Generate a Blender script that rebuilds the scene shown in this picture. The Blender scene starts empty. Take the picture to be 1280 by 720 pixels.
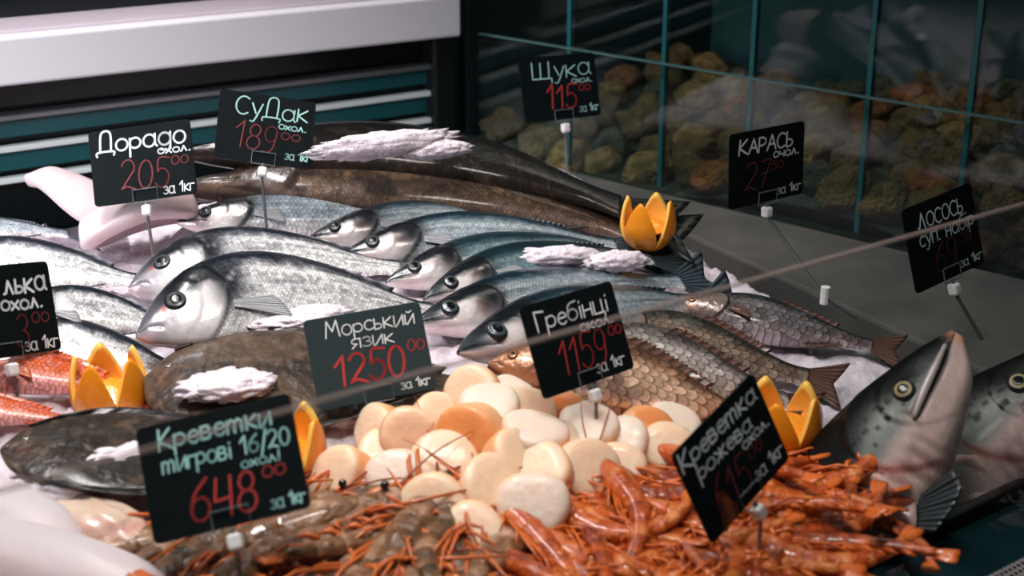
import bpy, math, random
import numpy as np
from mathutils import Matrix, Vector
R = math.radians
scene = bpy.context.scene
C = scene.collection
random.seed(7)

# ------------------------------------------------------------------ camera
F, PITCH, CAM_H = 1758.0, R(20.0), 0.5          # focal length in pixels of the 1280 wide frame
cam = bpy.data.cameras.new('camera'); cam_o = bpy.data.objects.new('camera', cam); C.objects.link(cam_o)
cam.sensor_width = 36.0; cam.lens = F / 1280 * 36; cam.clip_start = 0.02; cam.clip_end = 50
cam_o.location = (0, 0, CAM_H); cam_o.rotation_euler = (R(90) - PITCH, 0, 0)
cam.dof.use_dof = True; cam.dof.focus_distance = 1.26; cam.dof.aperture_fstop = 7.0
scene.camera = cam_o

# ------------------------------------------------------------------ light
scene.view_settings.view_transform = 'Standard'; scene.view_settings.look = 'None'
scene.view_settings.gamma = 1.0; scene.view_settings.use_curve_mapping = False
scene.view_settings.exposure = 0.0
world = bpy.data.worlds.new('dim_hall'); scene.world = world; world.use_nodes = True
bg = world.node_tree.nodes['Background']; bg.inputs[0].default_value = (0.30, 0.62, 0.66, 1); bg.inputs[1].default_value = 0.07

def area(name, loc, target, sx, sy, power, color, spread=120):
    l = bpy.data.lights.new(name, 'AREA'); l.shape = 'RECTANGLE'; l.size = sx; l.size_y = sy
    l.energy = power; l.color = color; l.spread = R(spread)
    o = bpy.data.objects.new(name, l); C.objects.link(o); o.location = loc
    d = Vector(target) - Vector(loc)
    o.rotation_euler = d.to_track_quat('-Z', 'X').to_euler()
    return o
# lamps above the case: a strip over the fish, a front spot; then three added fills
area('case_strip_lamp', (-0.50, 1.22, 1.30), (-0.28, 1.28, 0.05), 0.12, 1.1, 6.3, (1.0, 0.94, 0.93), 85)
area('case_front_lamp', (-0.02, 0.62, 1.15), (-0.04, 0.96, 0.05), 0.12, 0.4, 1.45, (1.0, 0.92, 0.86), 75)
area('worktop_fill', (-1.15, 0.75, 1.0), (-0.45, 1.70, 0.12), 0.5, 0.4, 2.0, (0.96, 0.93, 1.0), 60)  # added fill from the left, no real fixture: brightens worktop and louvres
area('grille_fill', (-1.05, 0.62, 0.42), (-0.50, 1.62, 0.07), 0.3, 0.12, 1.05, (0.90, 0.96, 1.0), 45)  # added low fill that reaches the grille under the worktop, no real fixture
area('tank_fill', (0.55, 2.02, 1.0), (0.50, 1.92, 0.05), 1.0, 0.2, 1.2, (1.0, 0.93, 0.80), 140)  # added unseen fill that lifts the stones and the tank's back panel

# ------------------------------------------------------------------ places
def ray(px, py):
    cx, cz = (px - 640) / F, -(py - 360) / F
    return np.array([cx, math.cos(PITCH) + cz * math.sin(PITCH), -math.sin(PITCH) + cz * math.cos(PITCH)])
EYE = np.array([0.0, 0.0, CAM_H])
P0 = np.array([0.226, 0.824]); AX = np.array([0.806, 0.592]); BX = np.array([-0.592, 0.806])   # counter front line, its length and its depth
def fr(a, b, z): p = P0 + a * AX + b * BX; return (float(p[0]), float(p[1]), z)
MOUNDS = [((0.0, 1.0), 0.09, 0.036), ((0.16, 0.87), 0.08, 0.014), ((-0.06, 0.80), 0.09, 0.012), ((-0.30, 1.04), 0.10, 0.012), ((0.02, 1.55), 0.12, 0.02), ((-0.2, 1.5), 0.12, 0.015)]
def hz(x, y):
    b = (x - P0[0]) * BX[0] + (y - P0[1]) * BX[1]
    z = 0.05 * np.clip(b, 0, 2)
    for (mx, my), s, h in MOUNDS: z = z + h * np.exp(-((x - mx) ** 2 + (y - my) ** 2) / (2 * s * s))
    return z
def at_z(px, py, z): r = ray(px, py); return EYE + r * ((z - CAM_H) / r[2])
def on(px, py, dz=0.0):                           # point of the ice bed seen at that spot of the photograph
    r = ray(px, py); z = 0.0
    for _ in range(12):
        p = EYE + r * ((z + dz - CAM_H) / r[2]); z = float(hz(p[0], p[1]))
    return p
def on_plane(px, py, q, d):                       # vertical plane through q along d
    n = np.array([-d[1], d[0]]); r = ray(px, py)
    t = ((q[0]) * n[0] + q[1] * n[1]) / (r[0] * n[0] + r[1] * n[1])
    return EYE + r * t

# ------------------------------------------------------------------ materials
def lin(c):
    c = np.asarray(c, float)
    return np.where(c <= 0.04045, c / 12.92, ((np.maximum(c, 0) + 0.055) / 1.055) ** 2.4)
def rgb(r, g, b): return tuple(lin(np.array([r, g, b]) / 255.0)) + (1.0,)
MATS = {}
def mat(name, col=(128, 128, 128), rough=0.5, metal=0.0, spec=0.5, sss=0.0, sss_r=(0.01, 0.004, 0.002), coat=0.0, trans=0.0, ior=1.45, noise=None, bump=None, emis=None):
    if name in MATS: return MATS[name]
    m = bpy.data.materials.new(name); m.use_nodes = True; nt = m.node_tree; b = nt.nodes['Principled BSDF']
    b.inputs['Base Color'].default_value = rgb(*col); b.inputs['Roughness'].default_value = rough
    b.inputs['Metallic'].default_value = metal; b.inputs['Specular IOR Level'].default_value = spec
    b.inputs['IOR'].default_value = ior; b.inputs['Transmission Weight'].default_value = trans
    b.inputs['Coat Weight'].default_value = coat; b.inputs['Coat Roughness'].default_value = 0.08
    if sss: b.inputs['Subsurface Weight'].default_value = sss; b.inputs['Subsurface Radius'].default_value = sss_r; b.inputs['Subsurface Scale'].default_value = 1.0
    tc = nt.nodes.new('ShaderNodeTexCoord')
    if noise:                                      # (scale, second colour, low, high)
        n = nt.nodes.new('ShaderNodeTexNoise'); n.inputs['Scale'].default_value = noise[0]; n.inputs['Detail'].default_value = 5
        nt.links.new(tc.outputs['Object'], n.inputs['Vector'])
        cr = nt.nodes.new('ShaderNodeValToRGB'); cr.color_ramp.elements[0].position = noise[2]; cr.color_ramp.elements[1].position = noise[3]
        cr.color_ramp.elements[0].color = rgb(*col); cr.color_ramp.elements[1].color = rgb(*noise[1])
        nt.links.new(n.outputs[0], cr.inputs[0]); nt.links.new(cr.outputs[0], b.inputs['Base Color'])
    if bump:                                       # (scale, strength, distance)
        n = nt.nodes.new('ShaderNodeTexNoise'); n.inputs['Scale'].default_value = bump[0]; n.inputs['Detail'].default_value = 6
        nt.links.new(tc.outputs['Object'], n.inputs['Vector'])
        bp = nt.nodes.new('ShaderNodeBump'); bp.inputs['Strength'].default_value = bump[1]; bp.inputs['Distance'].default_value = bump[2]
        nt.links.new(n.outputs[0], bp.inputs['Height']); nt.links.new(bp.outputs[0], b.inputs['Normal'])
    if emis: b.inputs['Emission Color'].default_value = rgb(*emis[0]); b.inputs['Emission Strength'].default_value = emis[1]
    MATS[name] = m; return m

def glass_mat(name, tint, refl=1.0, edge=False):
    m = bpy.data.materials.new(name); m.use_nodes = True; nt = m.node_tree; nt.nodes.clear()
    out = nt.nodes.new('ShaderNodeOutputMaterial'); mix = nt.nodes.new('ShaderNodeMixShader')
    tr = nt.nodes.new('ShaderNodeBsdfTransparent'); tr.inputs[0].default_value = tuple(tint) + (1,)
    gl = nt.nodes.new('ShaderNodeBsdfGlossy'); gl.inputs['Roughness'].default_value = 0.02; gl.inputs[0].default_value = (refl, refl, refl, 1)
    lw = nt.nodes.new('ShaderNodeLayerWeight'); lw.inputs[0].default_value = 0.5
    pw = nt.nodes.new('ShaderNodeMath'); pw.operation = 'POWER'; pw.inputs[1].default_value = 5; nt.links.new(lw.outputs['Facing'], pw.inputs[0])
    fn = nt.nodes.new('ShaderNodeMath'); fn.operation = 'MULTIPLY_ADD'; fn.inputs[1].default_value = 0.9; fn.inputs[2].default_value = 0.035; nt.links.new(pw.outputs[0], fn.inputs[0])
    nt.links.new(fn.outputs[0], mix.inputs[0]); nt.links.new(tr.outputs[0], mix.inputs[1]); nt.links.new(gl.outputs[0], mix.inputs[2])
    nt.links.new(mix.outputs[0], out.inputs[0]); return m

def fish_mat(name, scale, strength, rough=0.3, metal=0.2, edge=0.45, glint=0.35, coat=0.35, lump=0.0):
    """colour attribute times a lattice of overlapping scales; the attribute's alpha says where scales grow"""
    if name in MATS: return MATS[name]
    m = bpy.data.materials.new(name); m.use_nodes = True; nt = m.node_tree; b = nt.nodes['Principled BSDF']; L = nt.links.new
    def M(op, x, y=None, z=None):
        n = nt.nodes.new('ShaderNodeMath'); n.operation = op
        for i, v in enumerate((x, y, z)):
            if v is None: continue
            if isinstance(v, (int, float)): n.inputs[i].default_value = v
            else: L(v, n.inputs[i])
        return n.outputs[0]
    at = nt.nodes.new('ShaderNodeAttribute'); at.attribute_name = 'Col'
    uv = nt.nodes.new('ShaderNodeUVMap'); uv.uv_map = 'UVMap'
    nz = nt.nodes.new('ShaderNodeTexNoise'); nz.inputs['Scale'].default_value = 0.35 / scale; nz.inputs['Detail'].default_value = 2
    L(uv.outputs[0], nz.inputs['Vector'])
    sp = nt.nodes.new('ShaderNodeSeparateXYZ'); L(uv.outputs[0], sp.inputs[0])
    w = M('MULTIPLY', M('SUBTRACT', nz.outputs[0], 0.5), 1.7)
    x = M('ADD', M('MULTIPLY', sp.outputs[0], 1 / scale), w); y = M('ADD', M('MULTIPLY', sp.outputs[1], 1.15 / scale), w)
    row = M('FLOOR', y); x2 = M('ADD', x, M('MULTIPLY', M('MODULO', row, 2.0), 0.5))
    fy = M('SUBTRACT', M('FRACT', y), 0.5)
    xb = M('ADD', x2, M('MULTIPLY', M('MULTIPLY', fy, fy), 1.6))
    t = M('FRACT', xb)
    dark = M('MULTIPLY', M('LESS_THAN', t, 0.22), 1.0)
    side = M('GREATER_THAN', M('ABSOLUTE', fy), 0.43)
    edge_ = M('MULTIPLY', M('MAXIMUM', dark, side), at.outputs['Alpha'])
    cell = nt.nodes.new('ShaderNodeTexWhiteNoise'); cell.noise_dimensions = '2D'
    cv = nt.nodes.new('ShaderNodeCombineXYZ'); L(M('FLOOR', xb), cv.inputs[0]); L(row, cv.inputs[1]); L(cv.outputs[0], cell.inputs['Vector'])
    bright = M('ADD', M('MULTIPLY', M('SUBTRACT', cell.outputs[0], 0.30), M('MULTIPLY', at.outputs['Alpha'], glint)), 1.0)  # random brightness per scale: sparkling glints put into the base colour
    grad = M('ADD', 1.0, M('MULTIPLY', M('SUBTRACT', t, .45), M('MULTIPLY', at.outputs['Alpha'], edge)))  # highlight and shading of each scale painted as a colour gradient
    mul = M('MULTIPLY', M('MULTIPLY', bright, grad), M('SUBTRACT', 1.0, M('MULTIPLY', edge_, edge)))
    vm = nt.nodes.new('ShaderNodeVectorMath'); vm.operation = 'SCALE'; L(at.outputs['Color'], vm.inputs[0]); L(mul, vm.inputs[3])
    L(vm.outputs[0], b.inputs['Base Color'])
    hgt = M('MULTIPLY', M('SUBTRACT', t, M('MULTIPLY', M('MULTIPLY', fy, fy), 1.5)), at.outputs['Alpha'])
    fine = nt.nodes.new('ShaderNodeTexNoise'); fine.inputs['Scale'].default_value = 260; fine.inputs['Detail'].default_value = 3
    L(uv.outputs[0], fine.inputs['Vector'])
    hgt = M('ADD', hgt, M('MULTIPLY', fine.outputs[0], 0.35))
    if lump:
        lp = nt.nodes.new('ShaderNodeTexNoise'); lp.inputs['Scale'].default_value = 75; lp.inputs['Detail'].default_value = 4; L(uv.outputs[0], lp.inputs['Vector'])
        hgt = M('ADD', hgt, M('MULTIPLY', lp.outputs[0], lump))
    bp = nt.nodes.new('ShaderNodeBump'); bp.inputs['Strength'].default_value = strength; bp.inputs['Distance'].default_value = scale * 0.35
    L(hgt, bp.inputs['Height']); L(bp.outputs[0], b.inputs['Normal'])
    b.inputs['Roughness'].default_value = rough; b.inputs['Metallic'].default_value = metal
    b.inputs['Coat Weight'].default_value = coat; b.inputs['Coat Roughness'].default_value = 0.12
    MATS[name] = m; return m

def fin_mat(name, col, rough=0.35, ray_scale=60, alpha=1.0):
    if name in MATS: return MATS[name]
    m = mat(name, col, rough, coat=0.3); nt = m.node_tree; b = nt.nodes['Principled BSDF']; L = nt.links.new
    uv = nt.nodes.new('ShaderNodeUVMap'); sp = nt.nodes.new('ShaderNodeSeparateXYZ'); L(uv.outputs[0], sp.inputs[0])
    mu = nt.nodes.new('ShaderNodeMath'); mu.operation = 'MULTIPLY'; mu.inputs[1].default_value = ray_scale; L(sp.outputs[0], mu.inputs[0])
    sn = nt.nodes.new('ShaderNodeMath'); sn.operation = 'SINE'; L(mu.outputs[0], sn.inputs[0])
    bp = nt.nodes.new('ShaderNodeBump'); bp.inputs['Strength'].default_value = 0.7; bp.inputs['Distance'].default_value = 0.001
    L(sn.outputs[0], bp.inputs['Height']); L(bp.outputs[0], b.inputs['Normal'])
    cr = nt.nodes.new('ShaderNodeValToRGB'); c = np.array(col)
    cr.color_ramp.elements[0].color = rgb(*(c * 0.72)); cr.color_ramp.elements[1].color = rgb(*np.minimum(c * 1.15, 255))
    mp = nt.nodes.new('ShaderNodeMath'); mp.operation = 'MULTIPLY_ADD'; mp.inputs[1].default_value = 0.5; mp.inputs[2].default_value = 0.5
    L(sn.outputs[0], mp.inputs[0]); L(mp.outputs[0], cr.inputs[0]); L(cr.outputs[0], b.inputs['Base Color'])
    return m

# ------------------------------------------------------------------ mesh helpers
def mesh(name, verts, faces, mats, uv=None, col=None, smooth=True, midx=None):
    me = bpy.data.meshes.new(name)
    me.from_pydata([tuple(map(float, v)) for v in verts], [], [tuple(int(i) for i in f) for f in faces])
    if not isinstance(mats, (list, tuple)): mats = [mats]
    for m in mats: me.materials.append(m)
    if midx is not None: me.polygons.foreach_set('material_index', np.asarray(midx, dtype=np.int32))
    if smooth: me.polygons.foreach_set('use_smooth', np.ones(len(me.polygons), dtype=bool))
    vi = np.zeros(len(me.loops), dtype=np.int32); me.loops.foreach_get('vertex_index', vi)
    if uv is not None:
        l = me.uv_layers.new(name='UVMap'); l.data.foreach_set('uv', np.asarray(uv, dtype=np.float32)[vi].ravel())
    if col is not None:
        a = me.color_attributes.new('Col', 'FLOAT_COLOR', 'POINT'); a.data.foreach_set('color', np.asarray(col, dtype=np.float32).ravel())
    me.update(); return me
def link(name, me, parent=None, loc=None, mtx=None):
    o = bpy.data.objects.new(name, me); C.objects.link(o)
    if parent is not None: o.parent = parent
    if loc is not None: o.location = loc
    if mtx is not None: o.matrix_local = mtx
    return o
def tag(o, label=None, cat=None, group=None, kind=None):
    if label: o['label'] = label
    if cat: o['category'] = cat
    if group: o['group'] = group
    if kind: o['kind'] = kind
    return o
def thing(name, label, cat, loc=(0, 0, 0), group=None, mtx=None):
    o = bpy.data.objects.new(name, None); C.objects.link(o); o.empty_display_size = 0.02
    if mtx is not None: o.matrix_world = mtx
    else: o.location = loc
    return tag(o, label, cat, group)
def dup(o, parent=None):
    c = o.copy(); C.objects.link(c)
    if parent is not None: c.parent = parent
    for ch in [k for k in list(o.children)]: dup(ch, c)
    return c

class MB:
    def __init__(s): s.v = []; s.f = []; s.mi = []
    def add(s, v, f, mi=0):
        n = len(s.v); s.v += [tuple(map(float, p)) for p in v]; s.f += [tuple(i + n for i in q) for q in f]; s.mi += [mi] * len(f); return s
    def box(s, o, x, y, z, mi=0):                 # corner o and three edge vectors
        o, x, y, z = map(np.array, (o, x, y, z))
        v = [o, o + x, o + x + y, o + y, o + z, o + x + z, o + x + y + z, o + y + z]
        return s.add(v, [(0, 3, 2, 1), (4, 5, 6, 7), (0, 1, 5, 4), (1, 2, 6, 5), (2, 3, 7, 6), (3, 0, 4, 7)], mi)
    def prism(s, poly, z0, z1, mi=0):
        n = len(poly); v = [(p[0], p[1], z0) for p in poly] + [(p[0], p[1], z1) for p in poly]
        f = [tuple(range(n - 1, -1, -1)), tuple(range(n, 2 * n))] + [(i, (i + 1) % n, n + (i + 1) % n, n + i) for i in range(n)]
        return s.add(v, f, mi)
    def tube(s, pts, rad, n=8, mi=0):
        pts = [np.array(p, float) for p in pts]; rad = rad if hasattr(rad, '__len__') else [rad] * len(pts)
        v = []; up = np.array([0.13, 0.31, 0.94])
        for i, p in enumerate(pts):
            t = pts[min(i + 1, len(pts) - 1)] - pts[max(i - 1, 0)]; t = t / (np.linalg.norm(t) + 1e-12)
            a = np.cross(t, up); 
            if np.linalg.norm(a) < 1e-3: a = np.cross(t, [1, 0, 0])
            a /= np.linalg.norm(a); b = np.cross(t, a)
            v += [p + rad[i] * (math.cos(k * 2 * math.pi / n) * a + math.sin(k * 2 * math.pi / n) * b) for k in range(n)]
        f = [(i * n + k, i * n + (k + 1) % n, (i + 1) * n + (k + 1) % n, (i + 1) * n + k) for i in range(len(pts) - 1) for k in range(n)]
        f += [tuple(range(n - 1, -1, -1)), tuple((len(pts) - 1) * n + k for k in range(n))]
        return s.add(v, f, mi)
    def build(s, name, mats, parent=None, smooth=False, loc=None, mtx=None):
        o = link(name, mesh(name, s.v, s.f, mats, smooth=smooth, midx=s.mi), parent, loc, mtx)
        return o
def bevel(o, w=0.002, seg=2):
    m = o.modifiers.new('bevel', 'BEVEL'); m.width = w; m.segments = seg; m.limit_method = 'ANGLE'; return o
def sheet(grid, t, uvx=None):                      # closed thin solid from a grid of points (ni, nj, 3)
    g = np.asarray(grid, float); ni, nj, _ = g.shape
    du = np.gradient(g, axis=0); dv = np.gradient(g, axis=1); n = np.cross(du, dv); n /= (np.linalg.norm(n, axis=2, keepdims=True) + 1e-12)
    top = (g + n * t / 2).reshape(-1, 3); bot = (g - n * t / 2).reshape(-1, 3); N = ni * nj
    f = []
    for i in range(ni - 1):
        for j in range(nj - 1):
            a, b, c, d = i * nj + j, (i + 1) * nj + j, (i + 1) * nj + j + 1, i * nj + j + 1
            f += [(a, b, c, d), (N + d, N + c, N + b, N + a)]
    ring = [i * nj for i in range(ni)] + [(ni - 1) * nj + j for j in range(1, nj)] + [i * nj + nj - 1 for i in range(ni - 2, -1, -1)] + [j for j in range(nj - 2, 0, -1)]
    for k in range(len(ring)):
        a, b = ring[k], ring[(k + 1) % len(ring)]; f.append((b, a, N + a, N + b))
    uv = np.zeros((ni, nj, 2)); uv[:, :, 0] = np.linspace(0, 1, nj)[None, :]; uv[:, :, 1] = np.linspace(0, 1, ni)[:, None]
    uv = uv.reshape(-1, 2)
    return np.vstack([top, bot]), f, np.vstack([uv, uv])

def hash2(ix, iy, seed):
    h = np.sin(ix * 127.1 + iy * 311.7 + seed * 74.7) * 43758.5453
    return h - np.floor(h)
def vnoise(x, y, seed=0):
    ix, iy = np.floor(x), np.floor(y); fx, fy = x - ix, y - iy; fx = fx * fx * (3 - 2 * fx); fy = fy * fy * (3 - 2 * fy)
    a, b, c, d = hash2(ix, iy, seed), hash2(ix + 1, iy, seed), hash2(ix, iy + 1, seed), hash2(ix + 1, iy + 1, seed)
    return a + (b - a) * fx + (c - a) * fy + (a - b - c + d) * fx * fy
def fbm(x, y, seed=0, o=4):
    s = 0; a = 0.5
    for k in range(o): s = s + a * vnoise(x * 2 ** k, y * 2 ** k, seed + k); a *= 0.5
    return s / (1 - 0.5 ** o)
def sst(a, b, x): t = np.clip((x - a) / (b - a), 0, 1); return t * t * (3 - 2 * t)
def mixc(c, d, w): return c + (np.array(d) / 255.0 - c) * w[:, None]
def gauss(s, v, s0, v0, ds, dv): return np.exp(-((s - s0) / ds) ** 2 - ((v - v0) / dv) ** 2)

# ------------------------------------------------------------------ setting
BLACK = mat('black_metal', (20, 24, 26), 0.35)
STEEL = mat('brushed_steel', (150, 148, 152), 0.35, metal=0.7, bump=(90, 0.15, 0.001))
WHITE_STEEL = mat('white_painted_steel', (198, 194, 198), 0.45)
LILAC = mat('lilac_grey_worktop', (176, 166, 174), 0.4, noise=(3, (150, 140, 150), 0.3, 0.8))
o = link('floor', mesh('floor', [(-3, -1.5, -.85), (3.4, -1.5, -.85), (3.4, 4, -.85), (-3, 4, -.85)], [(0, 1, 2, 3)], mat('dark_floor', (30, 34, 36), 0.5, noise=(8, (44, 48, 50), .3, .8))))
tag(o, 'dark tiled floor below the counter', 'floor', kind='structure')
for nm, vs in (('wall_back', [(-3, 4, -.85), (3.4, 4, -.85), (3.4, 4, 2.2), (-3, 4, 2.2)]), ('wall_right', [(3.4, 4, -.85), (3.4, -1.5, -.85), (3.4, -1.5, 2.2), (3.4, 4, 2.2)])):
    o = link(nm, mesh(nm, vs, [(0, 1, 2, 3)], mat('dark_teal_wall', (22, 44, 48), 0.7, noise=(1.2, (30, 60, 62), .3, .7))))
    tag(o, 'dark teal wall behind the fish counter', 'wall', kind='structure')

# the refrigerated counter: base, tray, ledge, rim, glossy strip, perforated strip
LD = np.array([.479, -.878]); LQ = np.array([.2, 1.565])       # inner edge of the grey ledge
TD = np.array([.7295, -.684]); TQ = np.array([.216, 1.707])    # foot of the tank glass
cor = TQ - TD * 0.42                                            # back corner
WD = np.array([.839, .545]); WN = np.array([-.545, .839])       # back wall of the case, along and away from the customer
WQ = cor
counter = thing('display_counter', 'dark refrigerated fish counter with grey side ledge and glossy front strip', 'counter', fr(0.2, 0.5, -.85))
cl = np.array(counter.location)
def cbuild(mb, name, mats, smooth=False):
    mb.v = [tuple(np.array(p) - cl) for p in mb.v]; return mb.build(name, mats, counter, smooth)
f0, f1 = fr(-1.25, 0, 0), fr(.62, 0, 0)
led_front = LQ + LD * .68
back_l = cor - WD * 1.35
body = MB().prism([fr(-1.25, -.10, 0)[:2], fr(.95, -.10, 0)[:2], (.95, 1.3), tuple(cor + WN * .1), tuple(back_l + WN * .1)], -.85, -.055)
cbuild(body, 'base_cabinet', BLACK)
tray = MB().prism([fr(-1.25, 0, 0)[:2], fr(.62, 0, 0)[:2], tuple(led_front), tuple(LQ - LD * .25), tuple(cor), tuple(back_l)], -.055, -.035)
cbuild(tray, 'tray', mat('black_tray', (13, 17, 19), 0.3))
ledge = MB().prism([tuple(LQ - LD * .30), tuple(led_front), tuple(led_front + np.array([.35, .1])), tuple(TQ + TD * .85), tuple(TQ - TD * .22)], -.035, 0.0)
bevel(cbuild(ledge, 'side_ledge', mat('grey_stone_ledge', (92, 90, 86), 0.55, noise=(14, (74, 73, 71), .35, .7))), .004)
rim = MB().box(fr(-1.25, -.006, -.05), np.array([*(AX * 2.1), 0]), np.array([*(BX * .011), 0]), (0, 0, .056))
bevel(cbuild(rim, 'front_rim', mat('black_rim', (12, 14, 15), .25)), .002)
s0 = np.array(fr(-1.25, -.006, -.006)); s1 = np.array(fr(-1.25, -.052, -.014))
strip = MB().box(s0, np.array([*(AX * 2.1), 0]), s1 - s0, (0, 0, -.03))
cbuild(strip, 'glossy_strip', mat('dark_teal_gloss', (16, 40, 44), .06, spec=.9, coat=.6))
def perforated():
    m = mat('perforated_steel', (120, 118, 120), .35, metal=.6); nt = m.node_tree; b = nt.nodes['Principled BSDF']; L = nt.links.new
    tc = nt.nodes.new('ShaderNodeTexCoord'); mp = nt.nodes.new('ShaderNodeMapping'); mp.inputs['Rotation'].default_value = (0, 0, -math.atan2(AX[1], AX[0]))
    mp.inputs['Scale'].default_value = (210, 210, 0); L(tc.outputs['Object'], mp.inputs[0])
    v = nt.nodes.new('ShaderNodeTexVoronoi'); v.inputs['Randomness'].default_value = 0; v.inputs['Scale'].default_value = 1; v.voronoi_dimensions = '2D'; L(mp.outputs[0], v.inputs['Vector'])
    cr = nt.nodes.new('ShaderNodeValToRGB'); cr.color_ramp.elements[0].position = .30; cr.color_ramp.elements[1].position = .38
    cr.color_ramp.elements[0].color = rgb(10, 12, 13); cr.color_ramp.elements[1].color = rgb(190, 184, 182)
    L(v.outputs['Distance'], cr.inputs[0]); L(cr.outputs[0], b.inputs['Base Color']); return m
p0 = np.array(fr(-1.25, -.053, -.013)); p1 = np.array(fr(-1.25, -.084, -.017))
cbuild(MB().box(p0 + np.array([0, 0, .004]), np.array([*(AX * 2.1), 0]), p1 - p0, (0, 0, -.03)), 'perforated_strip', perforated())

# back panel of the case with steel rail and louvres
def zline(pts, q, d): return float(np.mean([on_plane(px, py, q, d)[2] for px, py in pts]))
zb = zline([(0, 145), (276, 113), (427, 95), (547, 82)], WQ, WD)
z1 = zline([(0, 188), (250, 153), (500, 119)], WQ, WD); z2 = zline([(0, 229), (250, 190), (500, 151)], WQ, WD)
print('rail', zb, 'louvres', z1, z2)
def wp(a, n, z): p = WQ + WD * a + WN * n; return np.array([p[0], p[1], z])
WD3 = np.array([*WD, 0]); WN3 = np.array([*WN, 0])
grille = thing('air_grille', 'black back panel of the case with steel rail and two bright louvre edges', 'grille', tuple(wp(-.6, 0.01, -.04)))
gl_ = np.array(grille.location)
def gbuild(mb, name, m, smooth=False): mb.v = [tuple(np.array(p) - gl_) for p in mb.v]; return mb.build(name, m, grille, smooth)
gbuild(MB().box(wp(-1.35, .012, -.04), WD3 * 1.33, WN3 * .02, (0, 0, .62)), 'back_panel', mat('black_gloss_panel', (12, 18, 20), .25))
TEALP = mat('teal_glass_panel', (24, 82, 88), .25, spec=.6)
gbuild(MB().box(wp(-1.35, .004, z1 + .012), WD3 * 1.33, WN3 * .006, (0, 0, zb - z1 - .020)), 'upper_panel', TEALP)
gbuild(MB().box(wp(-1.35, .004, z2 + .010), WD3 * 1.33, WN3 * .006, (0, 0, (z1 - z2) * .55)), 'lower_panel', TEALP)
bevel(gbuild(MB().box(wp(-1.35, -.012, zb - .004), WD3 * 1.33, WN3 * .024, (0, 0, .008)), 'steel_rail', STEEL), .002)
for z in (z1, z2):
    s = MB().box(wp(-1.35, -.008, z - .004), WD3 * 1.33, WN3 * .012, (0, 0, .0075))
    bevel(gbuild(s, 'louvre', mat('louvre_white', (240, 242, 242), .4)), .0015)
post = MB().box(wp(-.035, -.02, -.035), WD3 * .035, WN3 * .05, (0, 0, .75))
tag(bevel(post.build('corner_post', BLACK), .004), 'black corner post between the back grille and the tank', 'post')

# steel worktop above the grille
SQ = WQ - WN * .10
zs0 = zline([(0, 108), (287, 78), (575, 47)], SQ, WD); zs1 = zline([(0, 45), (213, 27), (427, 10)], SQ, WD)
end = on_plane(577, 25, SQ, WD); ae = float((end[:2] - SQ) @ WD)
print('shelf', zs0, zs1, ae)
def sp_(a, n, z): p = SQ + WD * a + WN * n; return np.array([p[0], p[1], z])
shelf = thing('steel_worktop', 'white steel worktop with rounded front edge above the black grille', 'worktop', tuple(sp_(ae - .6, 0, zs0)))
so = np.array(shelf.location)
b_ = MB().box(sp_(ae - 1.3, 0, zs0) - so, WD3 * 1.3, WN3 * .16, (0, 0, zs1 - zs0)); bevel(b_.build('front_box', WHITE_STEEL, shelf), .004, 3)
b_ = MB().box(sp_(ae - 1.3, .02, zs1 - .004) - so, WD3 * 1.3, WN3 * .40, (0, 0, .008)); bevel(b_.build('top_plate', LILAC, shelf), .003)
b_ = MB().box(sp_(ae - 1.3, .40, zs1 + .004) - so, WD3 * 1.3, WN3 * .03, (0, 0, .12)); b_.build('upstand', BLACK, shelf)

# side glass of the counter and the live tank behind it
zt = zline([(608, 48), (897, 93), (1277, 155)], TQ, TD)
print('side glass height', zt)
GL = glass_mat('side_glass', (.90, .96, .96), .8)
TD3 = np.array([*TD, 0]); TN = np.array([.684, .7295]); TN3 = np.array([*TN, 0])
def tp(a, n, z): p = TQ + TD * a + TN * n; return np.array([p[0], p[1], z])
pane = thing('side_glass_panel', 'clear low side glass with thin bright top edge along the grey ledge', 'glass panel', tuple(tp(.1, 0, 0)))
po = np.array(pane.location)
MB().box(tp(-.36, 0, 0.001) - po, TD3 * 1.15, TN3 * .006, (0, 0, zt)).build('pane', GL, pane)
MB().box(tp(-.36, -.0005, zt + .0015) - po, TD3 * 1.15, TN3 * .007, (0, 0, .0016)).build('polished_edge', mat('glass_edge', (70, 100, 100), .2), pane)
tank = thing('fish_tank', 'dark teal glass tank with bright vertical seams behind the side glass', 'tank', tuple(tp(.2, .04, 0)))
to = np.array(tank.location)
TG = glass_mat('tank_glass', (.90, .93, .91), .5)
seam = mat('teal_glass_seam', (22, 84, 88), .3)
cols = [(712, .012, 90, 165), (830, .010, 100, 190), (940, .008, 100, 160), (1088, .008, 100, 300), (1217, .008, 100, 250)]
aa = [float((on_plane(px, 100, TQ + TN * .02, TD)[:2] - TQ) @ TD) for px, *_ in cols]
edges = [-.40] + aa + [.95]
for i in range(len(edges) - 1):
    MB().box(tp(edges[i] + .004, .018, .001) - to, TD3 * (edges[i + 1] - edges[i] - .008), TN3 * .006, (0, 0, .85)).build('glass_pane', TG, tank)
for a in aa:
    MB().box(tp(a - .003, .017, .001) - to, TD3 * .006, TN3 * .008, (0, 0, .85)).build('seam', seam, tank)
MB().box(tp(-.42, .62, -.03) - to, TD3 * 1.5, TN3 * .02, (0, 0, 1.0)).build('back_panel', mat('tank_back', (22, 58, 62), .6, noise=(3, (40, 82, 84), .35, .75)), tank)
MB().box(tp(-.42, .02, -.04) - to, TD3 * 1.5, TN3 * .6, (0, 0, .03)).build('tank_floor', mat('tank_floor', (40, 48, 40), .7), tank)
MB().box(tp(-.42, .02, -.04) - to, TD3 * .015, TN3 * .6, (0, 0, 1.0)).build('end_panel', mat('tank_end', (16, 42, 46), .6), tank)

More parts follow.
